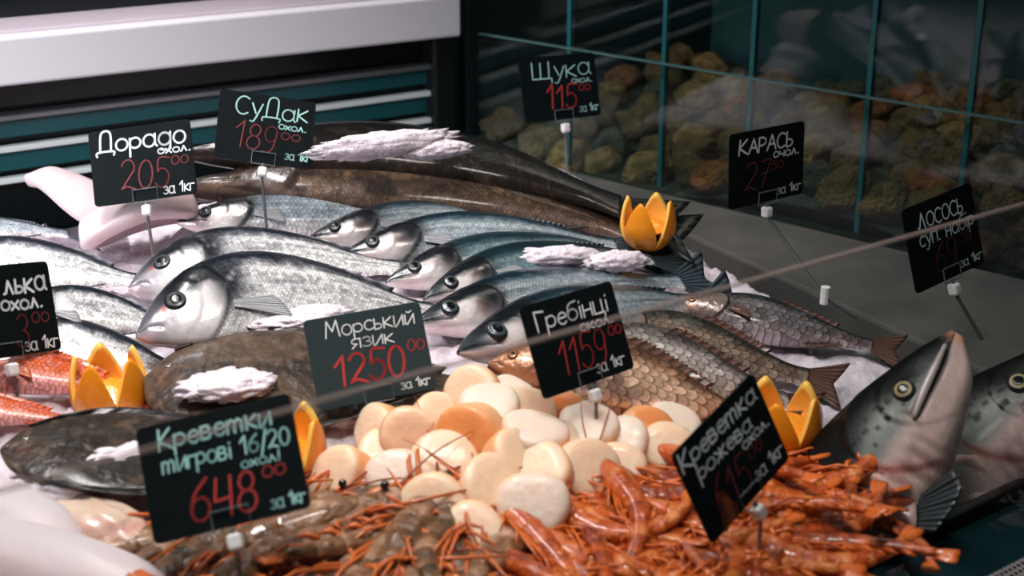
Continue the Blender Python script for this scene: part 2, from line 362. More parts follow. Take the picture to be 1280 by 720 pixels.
# heap of stones in the tank
def stone_mesh(seed):
    import bmesh
    bm = bmesh.new(); bmesh.ops.create_icosphere(bm, subdivisions=3, radius=1.0); rnd = random.Random(seed)
    sx, sy, sz = rnd.uniform(.8, 1.2), rnd.uniform(.6, .9), rnd.uniform(.45, .7)
    from mathutils import noise as mn
    for v in bm.verts:
        n = mn.noise(v.co * 1.3 + Vector((seed * 3.1, 0, 0))) * .35 + mn.noise(v.co * 3 + Vector((0, seed, 0))) * .14
        v.co = v.co * (1 + n); v.co.x *= sx; v.co.y *= sy; v.co.z *= sz
    me = bpy.data.meshes.new('stone'); bm.to_mesh(me); bm.free()
    me.polygons.foreach_set('use_smooth', np.ones(len(me.polygons), dtype=bool)); return me
stone_kinds = [('olive brown stone in the heap behind the teal tank glass', (128, 98, 58), (84, 68, 44)), ('rusty orange stone in the heap behind the teal tank glass', (168, 98, 44), (96, 62, 36)),
               ('pale tan stone in the heap behind the teal tank glass', (168, 132, 80), (110, 84, 50)), ('dark grey green stone in the heap behind the teal tank glass', (92, 88, 70), (58, 62, 54))]
stones = []
for k, (lb, c1, c2) in enumerate(stone_kinds):
    me = stone_mesh(k + 1); me.materials.append(mat('stone_%d' % k, c1, .7, noise=(2.5, c2, .35, .65), bump=(6, .6, .15))); stones.append(me)
def heap(a, n): return .005 + .13 * n * (1 - .4 * n) + .02 * math.sin(a * 9)
g = np.array([[tp(a, n, heap(a, n) - .015) for n in np.linspace(.03, .58, 14)] for a in np.linspace(-.40, .98, 30)])
v, f, uv = sheet(g, .004)
tag(link('gravel', mesh('gravel', v, f, mat('gravel', (60, 62, 46), .8, noise=(30, (34, 42, 40), .35, .65), bump=(60, .8, .01)), uv)), 'dark gravel slope under the stones in the tank', 'gravel', kind='stuff')
rnd = random.Random(3)
for i in range(7):
    for j in range(22):
        a = -.36 + j * .062 + (i % 2) * .03 + rnd.uniform(-.014, .014); n = .055 + i * .072 + rnd.uniform(-.014, .014)
        if a > .97: continue
        k = rnd.choices([0, 1, 2, 3], [5, (4 if a > .35 or -.05 < a < .1 else 1.5), 2.5, 2 + i])[0]
        r = rnd.uniform(.026, .042)
        o = link('stone', stones[k]); p = tp(a, n, heap(a, n) + r * .25); o.location = p
        o.scale = (r, r, r); o.rotation_euler = (rnd.uniform(-.4, .4), rnd.uniform(-.4, .4), rnd.uniform(0, 6.28))
        tag(o, stone_kinds[k][0], 'stone', 'stones in the tank')

# front glass of the case
EDGE = mat('front_glass_edge', (158, 140, 134), .3); _nt = EDGE.node_tree; _mx = _nt.nodes.new('ShaderNodeMixShader'); _mx.inputs[0].default_value = .38
_tr = _nt.nodes.new('ShaderNodeBsdfTransparent'); _nt.links.new(_tr.outputs[0], _mx.inputs[1]); _nt.links.new(_nt.nodes['Principled BSDF'].outputs[0], _mx.inputs[2]); _nt.links.new(_mx.outputs[0], _nt.nodes['Material Output'].inputs[0])
GQ = np.array(fr(0, -.001, 0)[:2])
zg = zline([(180, 565), (600, 442), (870, 365), (1100, 306), (1280, 257)], GQ, AX)
print('front glass height', zg, [on_plane(px, py, GQ, AX)[2] for px, py in [(180, 565), (600, 442), (870, 365), (1100, 306), (1280, 257)]])
fg = thing('front_glass', 'clear front glass of the counter with a thin polished top edge', 'glass panel', fr(0, -.001, .006))
go = np.array(fg.location); A3 = np.array([*AX, 0]); B3 = np.array([*BX, 0])
MB().box(np.array(fr(-1.2, -.002, .0065)) - go, A3 * 1.95, B3 * .003, (0, 0, zg - .008)).build('pane', glass_mat('front_glass', (.95, .975, .975), .9), fg)
MB().box(np.array(fr(-1.2, -.0022, zg - .0012)) - go, A3 * 1.95, B3 * .0034, (0, 0, .0016)).build('polished_edge', EDGE, fg)

# ------------------------------------------------------------------ fish
# profile rows: s, top, bottom, half thickness (all in body lengths, snout to tail base)
PROF = {
 'bream': [(0, -.035, -.055, .010), (.03, .015, -.085, .028), (.08, .075, -.110, .045), (.16, .135, -.140, .065), (.28, .178, -.168, .080), (.40, .186, -.172, .082), (.55, .162, -.150, .072), (.70, .118, -.112, .052), (.84, .062, -.062, .028), (.93, .040, -.042, .016), (1.0, .044, -.046, .010)],
 'bass': [(0, -.005, -.020, .008), (.04, .020, -.045, .024), (.10, .045, -.068, .040), (.18, .072, -.088, .054), (.28, .098, -.104, .064), (.42, .112, -.112, .068), (.58, .100, -.100, .060), (.74, .072, -.070, .042), (.88, .042, -.042, .022), (.95, .034, -.035, .014), (1.0, .038, -.040, .010)],
 'pike': [(0, .004, -.012, .016), (.05, .014, -.026, .026), (.12, .026, -.042, .034), (.22, .056, -.066, .050), (.35, .076, -.078, .062), (.55, .080, -.080, .064), (.72, .070, -.068, .054), (.84, .046, -.046, .034), (.93, .032, -.032, .020), (1.0, .036, -.036, .012)],
 'carp': [(0, -.020, -.045, .014), (.04, .030, -.075, .036), (.10, .080, -.105, .056), (.20, .145, -.140, .078), (.34, .205, -.178, .092), (.48, .205, -.182, .092), (.64, .155, -.150, .074), (.80, .090, -.092, .046), (.92, .058, -.060, .024), (1.0, .062, -.064, .014)],
 'sole': [(0, .00, -.03, .012), (.03, .09, -.10, .018), (.10, .17, -.18, .030), (.22, .235, -.235, .042), (.40, .265, -.255, .046), (.60, .225, -.220, .040), (.78, .145, -.145, .028), (.90, .075, -.075, .016), (1.0, .045, -.045, .008)],
 'redfish': [(0, -.01, -.04, .012), (.05, .05, -.08, .036), (.14, .12, -.125, .062), (.28, .165, -.15, .078), (.45, .16, -.145, .074), (.65, .115, -.105, .052), (.84, .055, -.055, .026), (.95, .036, -.038, .014), (1.0, .04, -.042, .010)],
 'salmon': [(0, .006, -.02, .014), (.05, .035, -.065, .036), (.12, .066, -.092, .054), (.22, .100, -.118, .072), (.32, .122, -.134, .082), (.45, .130, -.138, .086), (.7, .1, -.1, .06), (1.0, .04, -.04, .015)],
}
def prof(sp, s):
    t = np.array(PROF[sp]); out = []
    for k in (1, 2, 3):                            # smooth cubic through the rows
        x, y = t[:, 0], t[:, k]; d = np.gradient(y, x); i = np.clip(np.searchsorted(x, s, 'right') - 1, 0, len(x) - 2)
        h = x[i + 1] - x[i]; u = (s - x[i]) / h
        out.append((2 * u ** 3 - 3 * u ** 2 + 1) * y[i] + (u ** 3 - 2 * u ** 2 + u) * h * d[i] + (-2 * u ** 3 + 3 * u ** 2) * y[i + 1] + (u ** 3 - u ** 2) * h * d[i + 1])
    return out
GILL = {'bream': (.285, .055), 'bass': (.27, .05), 'pike': (.26, .035), 'carp': (.26, .05), 'sole': (.2, .03), 'redfish': (.31, .05), 'salmon': (.27, .055)}
EYEP = {'bream': (.125, .08, .036), 'bass': (.105, .06, .027), 'pike': (.125, .5, .012), 'carp': (.080, .06, .020), 'sole': (.07, .25, .012), 'redfish': (.12, .12, .03), 'salmon': (.135, .02, .021)}
MOUTH = {'bream': [(0.0, -.2), (.035, -.25), (.075, -.50)], 'bass': [(0, -.1), (.05, -.35), (.105, -.52)], 'pike': [(0, -.1), (.07, -.25), (.12, -.35)], 'carp': [(0, -.2), (.03, -.35), (.05, -.6)], 'sole': [(0, 0), (.03, -.1), (.05, -.3)], 'redfish': [(0, -.1), (.06, -.3), (.10, -.55)], 'salmon': [(0, -.1), (.06, -.28), (.155, -.42)]}
def mouthdist(sp, s, v):
    p = MOUTH[sp]; d = np.full_like(s, 9.0)
    for (a0, b0), (a1, b1) in zip(p[:-1], p[1:]):
        # distances with v squeezed so that both axes are comparable
        ax, ay, bx, by = a0, b0 * .1, a1, b1 * .1; px, py = s, v * .1
        t = np.clip(((px - ax) * (bx - ax) + (py - ay) * (by - ay)) / ((bx - ax) ** 2 + (by - ay) ** 2), 0, 1)
        d = np.minimum(d, np.hypot(px - ax - t * (bx - ax), py - ay - t * (by - ay)))
    return d
def gillpos(sp, v): g0, k = GILL[sp]; return g0 - k * (v + .1) ** 2 * 1.6

def colours(sp, s, v, z, seed, var):
    n1 = fbm(s * 30, v * 6, seed); n2 = fbm(s * 90, v * 22, seed + 5); n3 = fbm(s * 9, v * 3, seed + 9)
    g = gillpos(sp, v); body = sst(-.004, .012, s - g); alpha = body * sst(1.02, .94, s)
    md = mouthdist(sp, s, v); c = np.ones((len(s), 3))
    v = v + {'bass': .30, 'bream': .26, 'carp': .22, 'pike': .12, 'redfish': .15}.get(sp, 0)     # the fish lie on their sides: flank colours sit low
    vv = v + (n1 - .5) * .25
    if sp in ('bream', 'bass'):
        if sp == 'bream':
            back, flank, belly, cheek = (34, 40, 50), (222, 222, 224), (250, 247, 245), (230, 226, 226); dk = (.98, .60)
        else:
            back, flank, belly, cheek = (28, 52, 64), (176, 190, 198), (244, 240, 240), (238, 230, 228); dk = (.92, .42)
        if var == 'dark': back, flank, dk = (22, 48, 58), (120, 150, 160), (.80, .15)
        c = c * np.array(flank) / 255
        c = mixc(c, back, sst(dk[1], dk[0], vv)); c = mixc(c, belly, sst(-.15, -.6, vv))
        if sp == 'bream':
            row = .5 + .5 * np.sin(v * 46 + np.sin(s * 9) * 1.5); c = c * (1 - .30 * (row * sst(-.35, .2, v) * body * (n2 > .45)))[:, None]
        else: c = c * (1 - .16 * (.5 + .5 * np.sin(v * 40)) * body * sst(-.3, .2, v))[:, None]
        lat = np.exp(-((v - .38 + .25 * s) / .025) ** 2); c = mixc(c, (70, 76, 82), lat * body * .55)
        hd = 1 - body
        c = c * (1 - hd[:, None]) + mixc(np.ones((len(s), 3)) * np.array(cheek) / 255, (20, 25, 30), sst(.22, .60, v + (n1 - .5) * .35)) * hd[:, None]
        if sp == 'bream':
            c = mixc(c, (120, 116, 126), hd * sst(.14, .02, s) * .85); c = mixc(c, (206, 178, 184), hd * sst(.09, .02, s) * sst(-.1, -.5, v) * .9)
            c = mixc(c, (150, 146, 156), hd * gauss(s, v, .10, -.05, .05, .35) * .5)
            c = mixc(c, (26, 28, 34), gauss(s, v, .298, .42, .040, .55) ** .6 * sst(.2, .5, n1 + .15) * .97)
            c = mixc(c, (30, 34, 40), np.exp(-((s - g - .002) / .006) ** 2) * .7 * sst(-.85, -.5, v))
            c = mixc(c, (190, 96, 84), gauss(s, v, .085, .34, .016, .10) * .8)
        else:
            c = mixc(c, (104, 60, 54), gauss(s, v, .200, .0, .022, .3) * sst(.3, .6, n3) * .8)
            c = mixc(c, (18, 20, 23), gauss(s, v, .240, .34, .040, .70) ** .7 * sst(.1, .4, n1 + .12) * .98)
            c = mixc(c, (30, 34, 38), np.exp(-((s - g - .002) / .006) ** 2) * .8)
            c = mixc(c, (52, 58, 64), hd * sst(.12, .03, s) * sst(-.5, -.1, v))
            c = mixc(c, (196, 150, 156), hd * gauss(s, v, .07, -.5, .05, .25) * .5)
    elif sp == 'pike':
        back, flank, belly = ((14, 13, 12), (56, 42, 32), (120, 100, 90)) if var != 'dark' else ((9, 9, 9), (20, 18, 16), (44, 37, 32))
        c = c * np.array(flank) / 255; c = mixc(c, back, sst(.1, .6, vv)); c = mixc(c, belly, sst(-.25, -.8, vv))
        c = mixc(c, (128, 100, 76), sst(.58, .70, n1) * sst(.5, .0, v) * (.55 if var != 'dark' else .2)); c = mixc(c, (28, 24, 22), sst(.56, .7, n3) * .6)
        alpha = alpha * .7
    elif sp == 'carp':
        pal = {'gold': ((136, 96, 74), (232, 188, 160), (240, 206, 192)), 'light': ((104, 94, 90), (214, 200, 194), (232, 220, 216)), 'brown': ((66, 60, 56), (146, 124, 110), (176, 154, 140)), 'grey': ((58, 60, 64), (122, 112, 114), (180, 162, 164))}[var]
        c = c * np.array(pal[1]) / 255; c = mixc(c, pal[0], sst(.25, .85, vv)); c = mixc(c, pal[2], sst(-.2, -.7, vv))
        hd = 1 - body; c = mixc(c, (150, 98, 66) if var == 'gold' else (128, 108, 100), hd * .9); c = mixc(c, (186, 120, 86), hd * gauss(s, v, .06, -.3, .05, .4) * .7)
        c = mixc(c, (160, 88, 62), gauss(s, v, .9, -.2, .1, .5) * (.6 if var in ('gold', 'light') else .2) * n1)
        c = mixc(c, (40, 28, 24), np.exp(-((s - g - .002) / .007) ** 2) * .7)
    elif sp == 'sole':
        c = c * np.array((78, 62, 50)) / 255 if var != 'dark' else c * np.array((52, 48, 44)) / 255
        c = mixc(c, (48, 40, 34), sst(.42, .62, n3)); c = mixc(c, (108, 86, 68), sst(.58, .7, n1) * .6); c = mixc(c, (120, 70, 46), gauss(s, v, .08, -.2, .05, .4) * .4)
        c = c * (1 - .3 * np.exp(-((v - .02) / .02) ** 2))[:, None]; alpha = alpha * .45
    elif sp == 'redfish':
        c = c * np.array((206, 96, 52)) / 255; c = mixc(c, (232, 160, 150), sst(.1, -.5, vv)); c = mixc(c, (190, 70, 30), sst(.45, .8, vv)); c = mixc(c, (226, 150, 160), sst(.5, .66, n1) * .6)
    elif sp == 'salmon':
        c = c * np.array((104, 110, 106)) / 255
        c = mixc(c, (9, 13, 13), sst(.02, .26, vv + .15 * n3)); c = mixc(c, (190, 162, 156), sst(-.16, -.46, v)); c = mixc(c, (222, 190, 182), sst(-.6, -.85, v))
        c = mixc(c, (168, 164, 156), gauss(s, v, .19, .10, .05, .25) * .6)
        rs = np.random.RandomState(seed)
        for _ in range(46): s1, v1, r1 = rs.uniform(.13, .36), rs.uniform(-.15, .75), rs.uniform(.5, 1.0); c = mixc(c, (16, 20, 20), sst(1.15, .75, np.hypot((s - s1) / (.0075 * r1), (v - v1) / (.055 * r1))) * .92)
        c = mixc(c, (196, 120, 112), np.exp(-((s - g) / .008) ** 2) * sst(.1, -.3, v) * .8)
        strp = .5 + .5 * np.sin(s * 230 + v * 3); c = mixc(c, (150, 104, 100), strp * sst(.16, .20, s) * sst(.28, .25, s) * sst(-.5, -.62, v) * .45)
        c = mixc(c, (206, 140, 110), sst(.03, .0, s) * .7); alpha = alpha * .5
    dm = {'bream': .0035, 'bass': .004, 'salmon': .0055}.get(sp, .004)
    c = mixc(c, (36, 28, 30), np.exp(-(md / dm) ** 2) * .85)
    c = c * (0.92 + .16 * n2)[:, None]
    return np.hstack([lin(np.clip(c, 0, 1)), alpha[:, None]])

def fish_body(sp, L, hs=1.0, ts=1.0, bend=0.0, ns=150, na=64, smax=1.0, seed=1, var=None, flesh=None):
    u = np.linspace(0, 1, ns); s = u ** 1.3 * smax
    top, bot, th = prof(sp, s)
    y0 = (top + bot) / 2 * hs; hh = np.maximum((top - bot) / 2, .004) * hs; th = np.maximum(th, .004) * ts
    a = np.linspace(0, 2 * math.pi, na, endpoint=False)
    S = np.repeat(s[:, None], na, 1); V = np.repeat(np.sin(a)[None], ns, 0); Cc = np.repeat(np.cos(a)[None], ns, 0)
    pz = .85 if sp != 'sole' else .7
    Z = th[:, None] * np.sign(Cc) * np.abs(Cc) ** pz; Y = y0[:, None] + hh[:, None] * V
    g = gillpos(sp, V); up = np.abs(Cc) ** .5 * np.sign(Cc)
    cover = sst(.004, -.004, S - g) * sst(.10, .2, S) * (np.abs(V) < .97)
    pre = sst(.004, -.004, S - (g - .085)) * sst(.08, .13, S)
    md = mouthdist(sp, S.ravel(), V.ravel()).reshape(S.shape)
    amp = 1 if sp != 'sole' else .4
    Z = Z + up * amp * (.007 * cover + .0035 * pre - .006 * np.exp(-(md / .006) ** 2) * (S > .004))
    es, ev, er = EYEP[sp]
    Z = Z + up * .006 * np.exp(-((S - es) / (er * 1.3)) ** 2 - ((V - ev) / (er * 1.3 / .10)) ** 2) * amp
    if sp == 'salmon':                            # jaw plate and throat folds
        jaw = np.exp(-(mouthdist(sp, S.ravel(), V.ravel() - .10).reshape(S.shape) / .008) ** 2) * (S > .02) * (S < .165)
        Z = Z + up * .010 * jaw
        Z = Z + up * .0022 * np.sin(S * 230 + V * 3) * sst(.16, .20, S) * sst(.29, .26, S) * sst(-.45, -.6, V)
    Yb = Y + bend * 4 * (S) * (1 - S)
    P = np.stack([S * L, Yb * L, Z * L], 2).reshape(-1, 3)
    f = [(i * na + j, (i + 1) * na + j, (i + 1) * na + (j + 1) % na, i * na + (j + 1) % na) for i in range(ns - 1) for j in range(na)]
    f = [q[::-1] for q in f]
    v = np.vstack([P, P[:na].mean(0), P[-na:].mean(0)]); n0 = ns * na
    f += [(j, n0, (j + 1) % na) for j in range(na)][::1]; last = (ns - 1) * na
    cap = [(last + (j + 1) % na, n0 + 1, last + j) for j in range(na)]
    col = colours(sp, S.ravel(), V.ravel(), Cc.ravel(), seed, var)
    col = np.vstack([col, col[:1], col[-1:]])
    uv = np.vstack([np.stack([(S * L).ravel(), (Y * L).ravel()], 1), [[0, 0], [smax * L, 0]]])
    midx = [0] * len(f) + [1 if flesh else 0] * len(cap)
    return v, f + cap, uv, col, midx
def surf(sp, L, hs, ts, bend, s, v):              # a point of the upper flank
    top, bot, th = [float(q[0]) for q in prof(sp, np.array([s]))]
    y = ((top + bot) / 2 + (top - bot) / 2 * v) * hs + bend * 4 * s * (1 - s)
    return np.array([s * L, y * L, th * ts * (1 - v * v) ** (.42 if sp != 'sole' else .35) * L])
def eye_mesh(r, iris, white=(60, 58, 60)):
    mb = MB(); n = 24; rows = [(0, .34, 2), (.30, .33, 2), (.48, .31, 2), (.49, .30, 1), (.66, .26, 1), (.78, .22, 1), (.80, .21, 0), (1.0, .06, 0), (1.06, -.2, 0)]
    v = [(0, 0, .34 * r)]; f = []; mi = []
    for k, (q, h, m) in enumerate(rows[1:]):
        v += [(q * r * math.cos(2 * math.pi * j / n), q * r * math.sin(2 * math.pi * j / n), h * r) for j in range(n)]
        for j in range(n):
            a, b = 1 + k * n + j, 1 + k * n + (j + 1) % n
            if k == 0: f.append((0, a, b))
            else: f.append((a - n, a, b, b - n))
            mi.append(rows[k + 1][2])
    return v, f, mi
def add_fish(name, label, cat, sp, snout, tail, dzs=.03, dzt=.03, roll=25, hs=1.0, ts=1.0, bend=0.0, var=None, scale=.003, strength=.4, metal=.15, rough=.3, edge=.45, glint=.3, group=None, fins=('tail', 'dorsal', 'pectoral', 'anal'), fincol=(70, 78, 84), eyecol=(190, 186, 170), seed=1, eye=True, ext=1.0, coat=.35):
    p, q = on(*snout, dzs), on(*tail, dzt); L = float(np.linalg.norm(q - p)) * ext
    X = Vector(q - p).normalized(); Zw = Vector((0, 0, 1)); Y = Zw.cross(X).normalized()
    if Y.y < 0: Y = -Y
    Z = X.cross(Y).normalized()
    if Z.z < 0: Z = -Z
    flip = X.cross(Y).dot(Z) < 0
    rot = Matrix.Rotation(R(roll) , 3, X) if not flip else Matrix.Rotation(-R(roll), 3, X)
    Y, Z = rot @ Y, rot @ Z
    M = Matrix(((X.x, Y.x, Z.x, p[0]), (X.y, Y.y, Z.y, p[1]), (X.z, Y.z, Z.z, p[2]), (0, 0, 0, 1)))
    return build_fish(name, label, cat, sp, L, M, hs, ts, bend, var, scale, strength, metal, rough, edge, glint, group, fins, fincol, eyecol, seed, eye, coat)
UNDERS = []
def build_fish(name, label, cat, sp, L, M, hs=1., ts=1., bend=0., var=None, scale=.003, strength=.4, metal=.15, rough=.3, edge=.45, glint=.3, group=None, fins=(), fincol=(70, 78, 84), eyecol=(190, 186, 170), seed=1, eye=True, coat=.35):
    root = thing(name, label, cat, mtx=M, group=group)
    m = fish_mat('%s_skin_%s' % (name, var or 'plain'), scale, strength, rough, metal, edge, glint, coat, {'sole': 4.0, 'pike': 1.5}.get(sp, 0.0))
    v, f, uv, col, mi = fish_body(sp, L, hs, ts, bend, seed=seed, var=var)
    if sp in ('pike', 'sole'): m.node_tree.nodes['Principled BSDF'].inputs['Specular IOR Level'].default_value = .3
    link('body', mesh('body', v, f, [m], uv, col), root)
    w = np.array(M)[:3, :3] @ np.asarray(v).T + np.array(M)[:3, 3:4]; UNDERS.append(w.T)
    es, ev, er = EYEP[sp]
    if eye:
        p = surf(sp, L, hs, ts, bend, es, ev); r = er * L
        dv = surf(sp, L, hs, ts, bend, es, ev + .06) - surf(sp, L, hs, ts, bend, es, ev - .06); ds = surf(sp, L, hs, ts, bend, es + .01, ev) - surf(sp, L, hs, ts, bend, es - .01, ev)
        n = Vector(np.cross(ds, dv)).normalized(); 
        if n.z < 0: n = -n
        qm = n.to_track_quat('Z', 'Y').to_matrix().to_4x4(); qm.translation = Vector(p) + n * (r * .14)
        ev_, ef, em = eye_mesh(r, eyecol)
        link('eye', mesh('eye', ev_, ef, [mat('eye_rim', (34, 34, 38), .35, coat=.2), mat('iris_%d_%d' % eyecol[:2], eyecol, .3, metal=.4, coat=.2), mat('pupil', (5, 6, 8), .22)], midx=em), root, mtx=qm)
    fm = fin_mat('fin_%d_%d_%d' % fincol, fincol)
    rnd = random.Random(seed)
    yb = lambda s: bend * 4 * s * (1 - s)
    top1, bot1, _ = [float(k[0]) for k in prof(sp, np.array([1.0]))]
    if 'tail' in fins:
        fork = {'bream': .55, 'bass': .6, 'pike': .6, 'carp': .62, 'sole': .95, 'redfish': .8, 'salmon': .8}[sp]; ln = {'sole': .12, 'bream': .24}.get(sp, .2); sprd = .62
        dy = (yb(1.0) - yb(.97)) / .03
        g = []
        for i in range(9):
            row = []
            for j in range(25):
                c = -1 + 2 * j / 24; ll = ln * (fork + (1 - fork) * abs(c) ** 1.4) * i / 8
                ang = c * sprd * .75; hy = (top1 - bot1) / 2 * hs
                row.append((1 - .012 + ll * math.cos(ang), (top1 + bot1) / 2 * hs + c * hy * .9 + ll * math.sin(ang) + ll * dy, .004 * math.sin(c * 5 + i * .4) * i / 8))
            g.append(row)
        v, f, uv = sheet(np.array(g) * L, .0014); link('tail_fin', mesh('tail_fin', v, f, fm, uv), root)
    def ridge(nm, s0, s1, h, side, spines):
        h = h * (.35 if sp in ('bass', 'bream') else 1)
        g = []
        ss = np.linspace(s0, s1, 41); t, b, th = prof(sp, ss)
        for i in range(5):
            row = []
            for k, s in enumerate(ss):
                e = (t[k] if side > 0 else b[k]) * hs + yb(s); u = (s - s0) / (s1 - s0)
                hh = h * (min(1, u * 6) * (1 - .55 * u)) * (1 - (.22 * (k % 2) if spines else 0)) * i / 4
                row.append((s + hh * .9 , e - side * .006 + side * hh * .72, .018 * i / 4 * (.5 + .5 * math.sin(s * 9)) + (0.004)))
            g.append(row)
        v, f, uv = sheet(np.array(g) * L, .0012); link(nm, mesh(nm, v, f, fm, uv), root)
    if 'dorsal' in fins:
        a, b, h = {'bream': (.34, .86, .055), 'bass': (.34, .60, .060), 'pike': (.74, .88, .075), 'carp': (.40, .80, .075), 'sole': (.06, .97, .05), 'redfish': (.3, .8, .07), 'salmon': (.4, .5, .05)}[sp]
        ridge('dorsal_fin', a, b, h, 1, sp not in ('sole', 'pike'))
        if sp == 'bass': ridge('second_dorsal_fin', .64, .82, .05, 1, False)
    if 'anal' in fins:
        a, b, h = {'sole': (.1, .97, .05), 'pike': (.76, .88, .06)}.get(sp, (.66, .84, .05)); ridge('anal_fin', a, b, h, -1, False)
    if 'pectoral' in fins:
        s0, v0, ln = GILL[sp][0] + .012, -.38, {'bream': .20, 'sole': .07}.get(sp, .13)
        g = []
        for i in range(8):
            row = []
            for j in range(13):
                c = -1 + j / 6; ll = ln * (1 - .35 * (c * .5 + .5)) * i / 7; a = -.22 + c * .22
                s_ = s0 + ll * math.cos(a); p = surf(sp, 1, hs, ts, bend, min(s_, .98), v0); 
                row.append((s_, p[1] + c * .014 + ll * math.sin(a) * .8, p[2] + .003 + (.003 if sp in ('bass', 'bream') else .010) * (i / 7) + .002 * math.sin(c * 6)))
            g.append(row)
        v, f, uv = sheet(np.array(g) * L, .0010); link('pectoral_fin', mesh('pectoral_fin', v, f, fin_mat('pectoral_%d_%d' % fincol[:2], (176, 178, 182) if sp in ('bass', 'bream') else tuple(min(255, int(k * 1.35)) for k in fincol)), uv), root)
    return root

BR = dict(scale=.0031, strength=.55, metal=.22, rough=.26, glint=.75, edge=.32, eyecol=(84, 84, 84), fincol=(110, 112, 120))
BA = dict(scale=.0034, strength=.55, metal=.25, rough=.26, glint=.55, eyecol=(78, 88, 90), fincol=(56, 68, 76), edge=.35)
CA = dict(strength=1.0, rough=.24, metal=.25, edge=.42, glint=.9, fincol=(92, 62, 52), eyecol=(200, 120, 70))
# back rows
add_fish('pike', 'dark brown pike lying uppermost along the back panel, ice on its back', 'fish', 'pike', (240, 192), (792, 260), .09, .05, roll=14, bend=.10, hs=1.3, ts=1.1, var='dark', scale=.004, strength=.8, seed=3, metal=.0, rough=.3, fincol=(24, 24, 25), coat=.4, ext=.97, fins=('tail',))
add_fish('pike', 'brown mottled pike in front of the darker pike, behind the silver sea bass', 'fish', 'pike', (225, 234), (818, 290), .06, .03, roll=20, bend=.068, hs=1.25, ts=1.0, scale=.004, strength=.8, seed=4, metal=.05, rough=.3, fincol=(30, 28, 27), coat=.35, ext=.95, glint=.7, fins=('tail', 'anal'))
# pikeperch and sea bass
add_fish('pikeperch', 'grey pikeperch under the dark price tag, its dark head pointing left', 'fish', 'bass', (222, 275), (560, 272), .04, .03, roll=30, seed=11, bend=.02, **{**BA, 'scale': .005})
add_fish('sea_bass', 'silver sea bass topmost of its row, dark snout left below the pike', 'fish', 'bass', (385, 296), (690, 285), .035, .025, roll=32, seed=12, bend=.05, **BA)
add_fish('sea_bass', 'bright silver sea bass with long pale flank, second below the brown pike', 'fish', 'bass', (428, 316), (770, 308), .04, .03, roll=32, seed=13, bend=.055, **BA)
add_fish('sea_bass', 'slim teal backed sea bass with a greyish head, third from the brown pike', 'fish', 'bass', (482, 350), (790, 312), .03, .025, roll=30, seed=14, bend=.045, var='dark', **BA)
add_fish('sea_bass', 'dark teal sea bass whose tail ends below the orange crown at the back', 'fish', 'bass', (528, 372), (812, 322), .04, .03, roll=30, seed=15, bend=.05, var='dark', **BA)
add_fish('sea_bass', 'sea bass with a big pale head facing left above the sea tongue price tag', 'fish', 'bass', (516, 402), (850, 352), .035, .02, roll=32, seed=16, bend=.012, hs=.95, **BA)
add_fish('sea_bass', 'front sea bass, its pointed head just left of the scallop price tag', 'fish', 'bass', (570, 436), (890, 378), .04, .02, roll=32, seed=17, bend=.018, hs=.92, **BA)
# sea bream
add_fish('sea_bream', 'silver sea bream leaving the frame at the left, behind the cut off tag', 'fish', 'bream', (-110, 345), (178, 352), .035, .03, roll=30, seed=23, bend=.05, **BR)
add_fish('whole_fish', 'dull pinkish fish at the far left edge below the teal louvres', 'fish', 'bass', (-150, 290), (85, 292), .045, .02, roll=25, seed=26, bend=.03, **BR)
add_fish('sea_bream', 'sea bream with the head hidden by the cut off tag at the left edge', 'fish', 'bream', (0, 392), (212, 412), .05, .03, roll=32, seed=22, bend=.06, ext=1.05, **BR)
add_fish('sea_bream', 'sea bream half hidden behind the large silver one, only back and forehead showing', 'fish', 'bream', (160, 350), (500, 335), .035, .03, roll=28, seed=25, bend=.05, **BR)
add_fish('sea_bream', 'large silver sea bream in front, round eye and pale pink lips', 'fish', 'bream', (168, 405), (545, 392), .055, .03, roll=34, seed=21, bend=.085, **BR)
add_fish('sea_bream', 'pale bream with a white belly under the others, above the orange red fish', 'fish', 'bream', (-40, 432), (240, 470), .03, .012, roll=34, seed=27, bend=.03, hs=.95, **{**BR, 'fins': ('tail',)})
# carp
add_fish('crucian_carp', 'grey crucian carp with orange mouth lying furthest right along the black gap', 'fish', 'carp', (846, 378), (1090, 432), .03, .015, roll=22, seed=34, var='grey', hs=.72, scale=.007, **CA)
add_fish('crucian_carp', 'brown scaled crucian carp lying behind the pale crucian carp', 'fish', 'carp', (735, 405), (1010, 472), .028, .015, roll=26, seed=33, var='brown', hs=.85, scale=.0075, **CA)
add_fish('crucian_carp', 'pale pinkish crucian carp between the golden and the brown one', 'fish', 'carp', (690, 428), (985, 504), .034, .018, roll=28, seed=32, var='light', hs=.85, scale=.0078, bend=.03, **CA)
add_fish('crucian_carp', 'golden large scaled crucian carp, its head left of the scallop price tag', 'fish', 'carp', (612, 448), (945, 530), .034, .022, roll=30, seed=31, var='gold', hs=.85, scale=.0085, bend=.04, **CA)
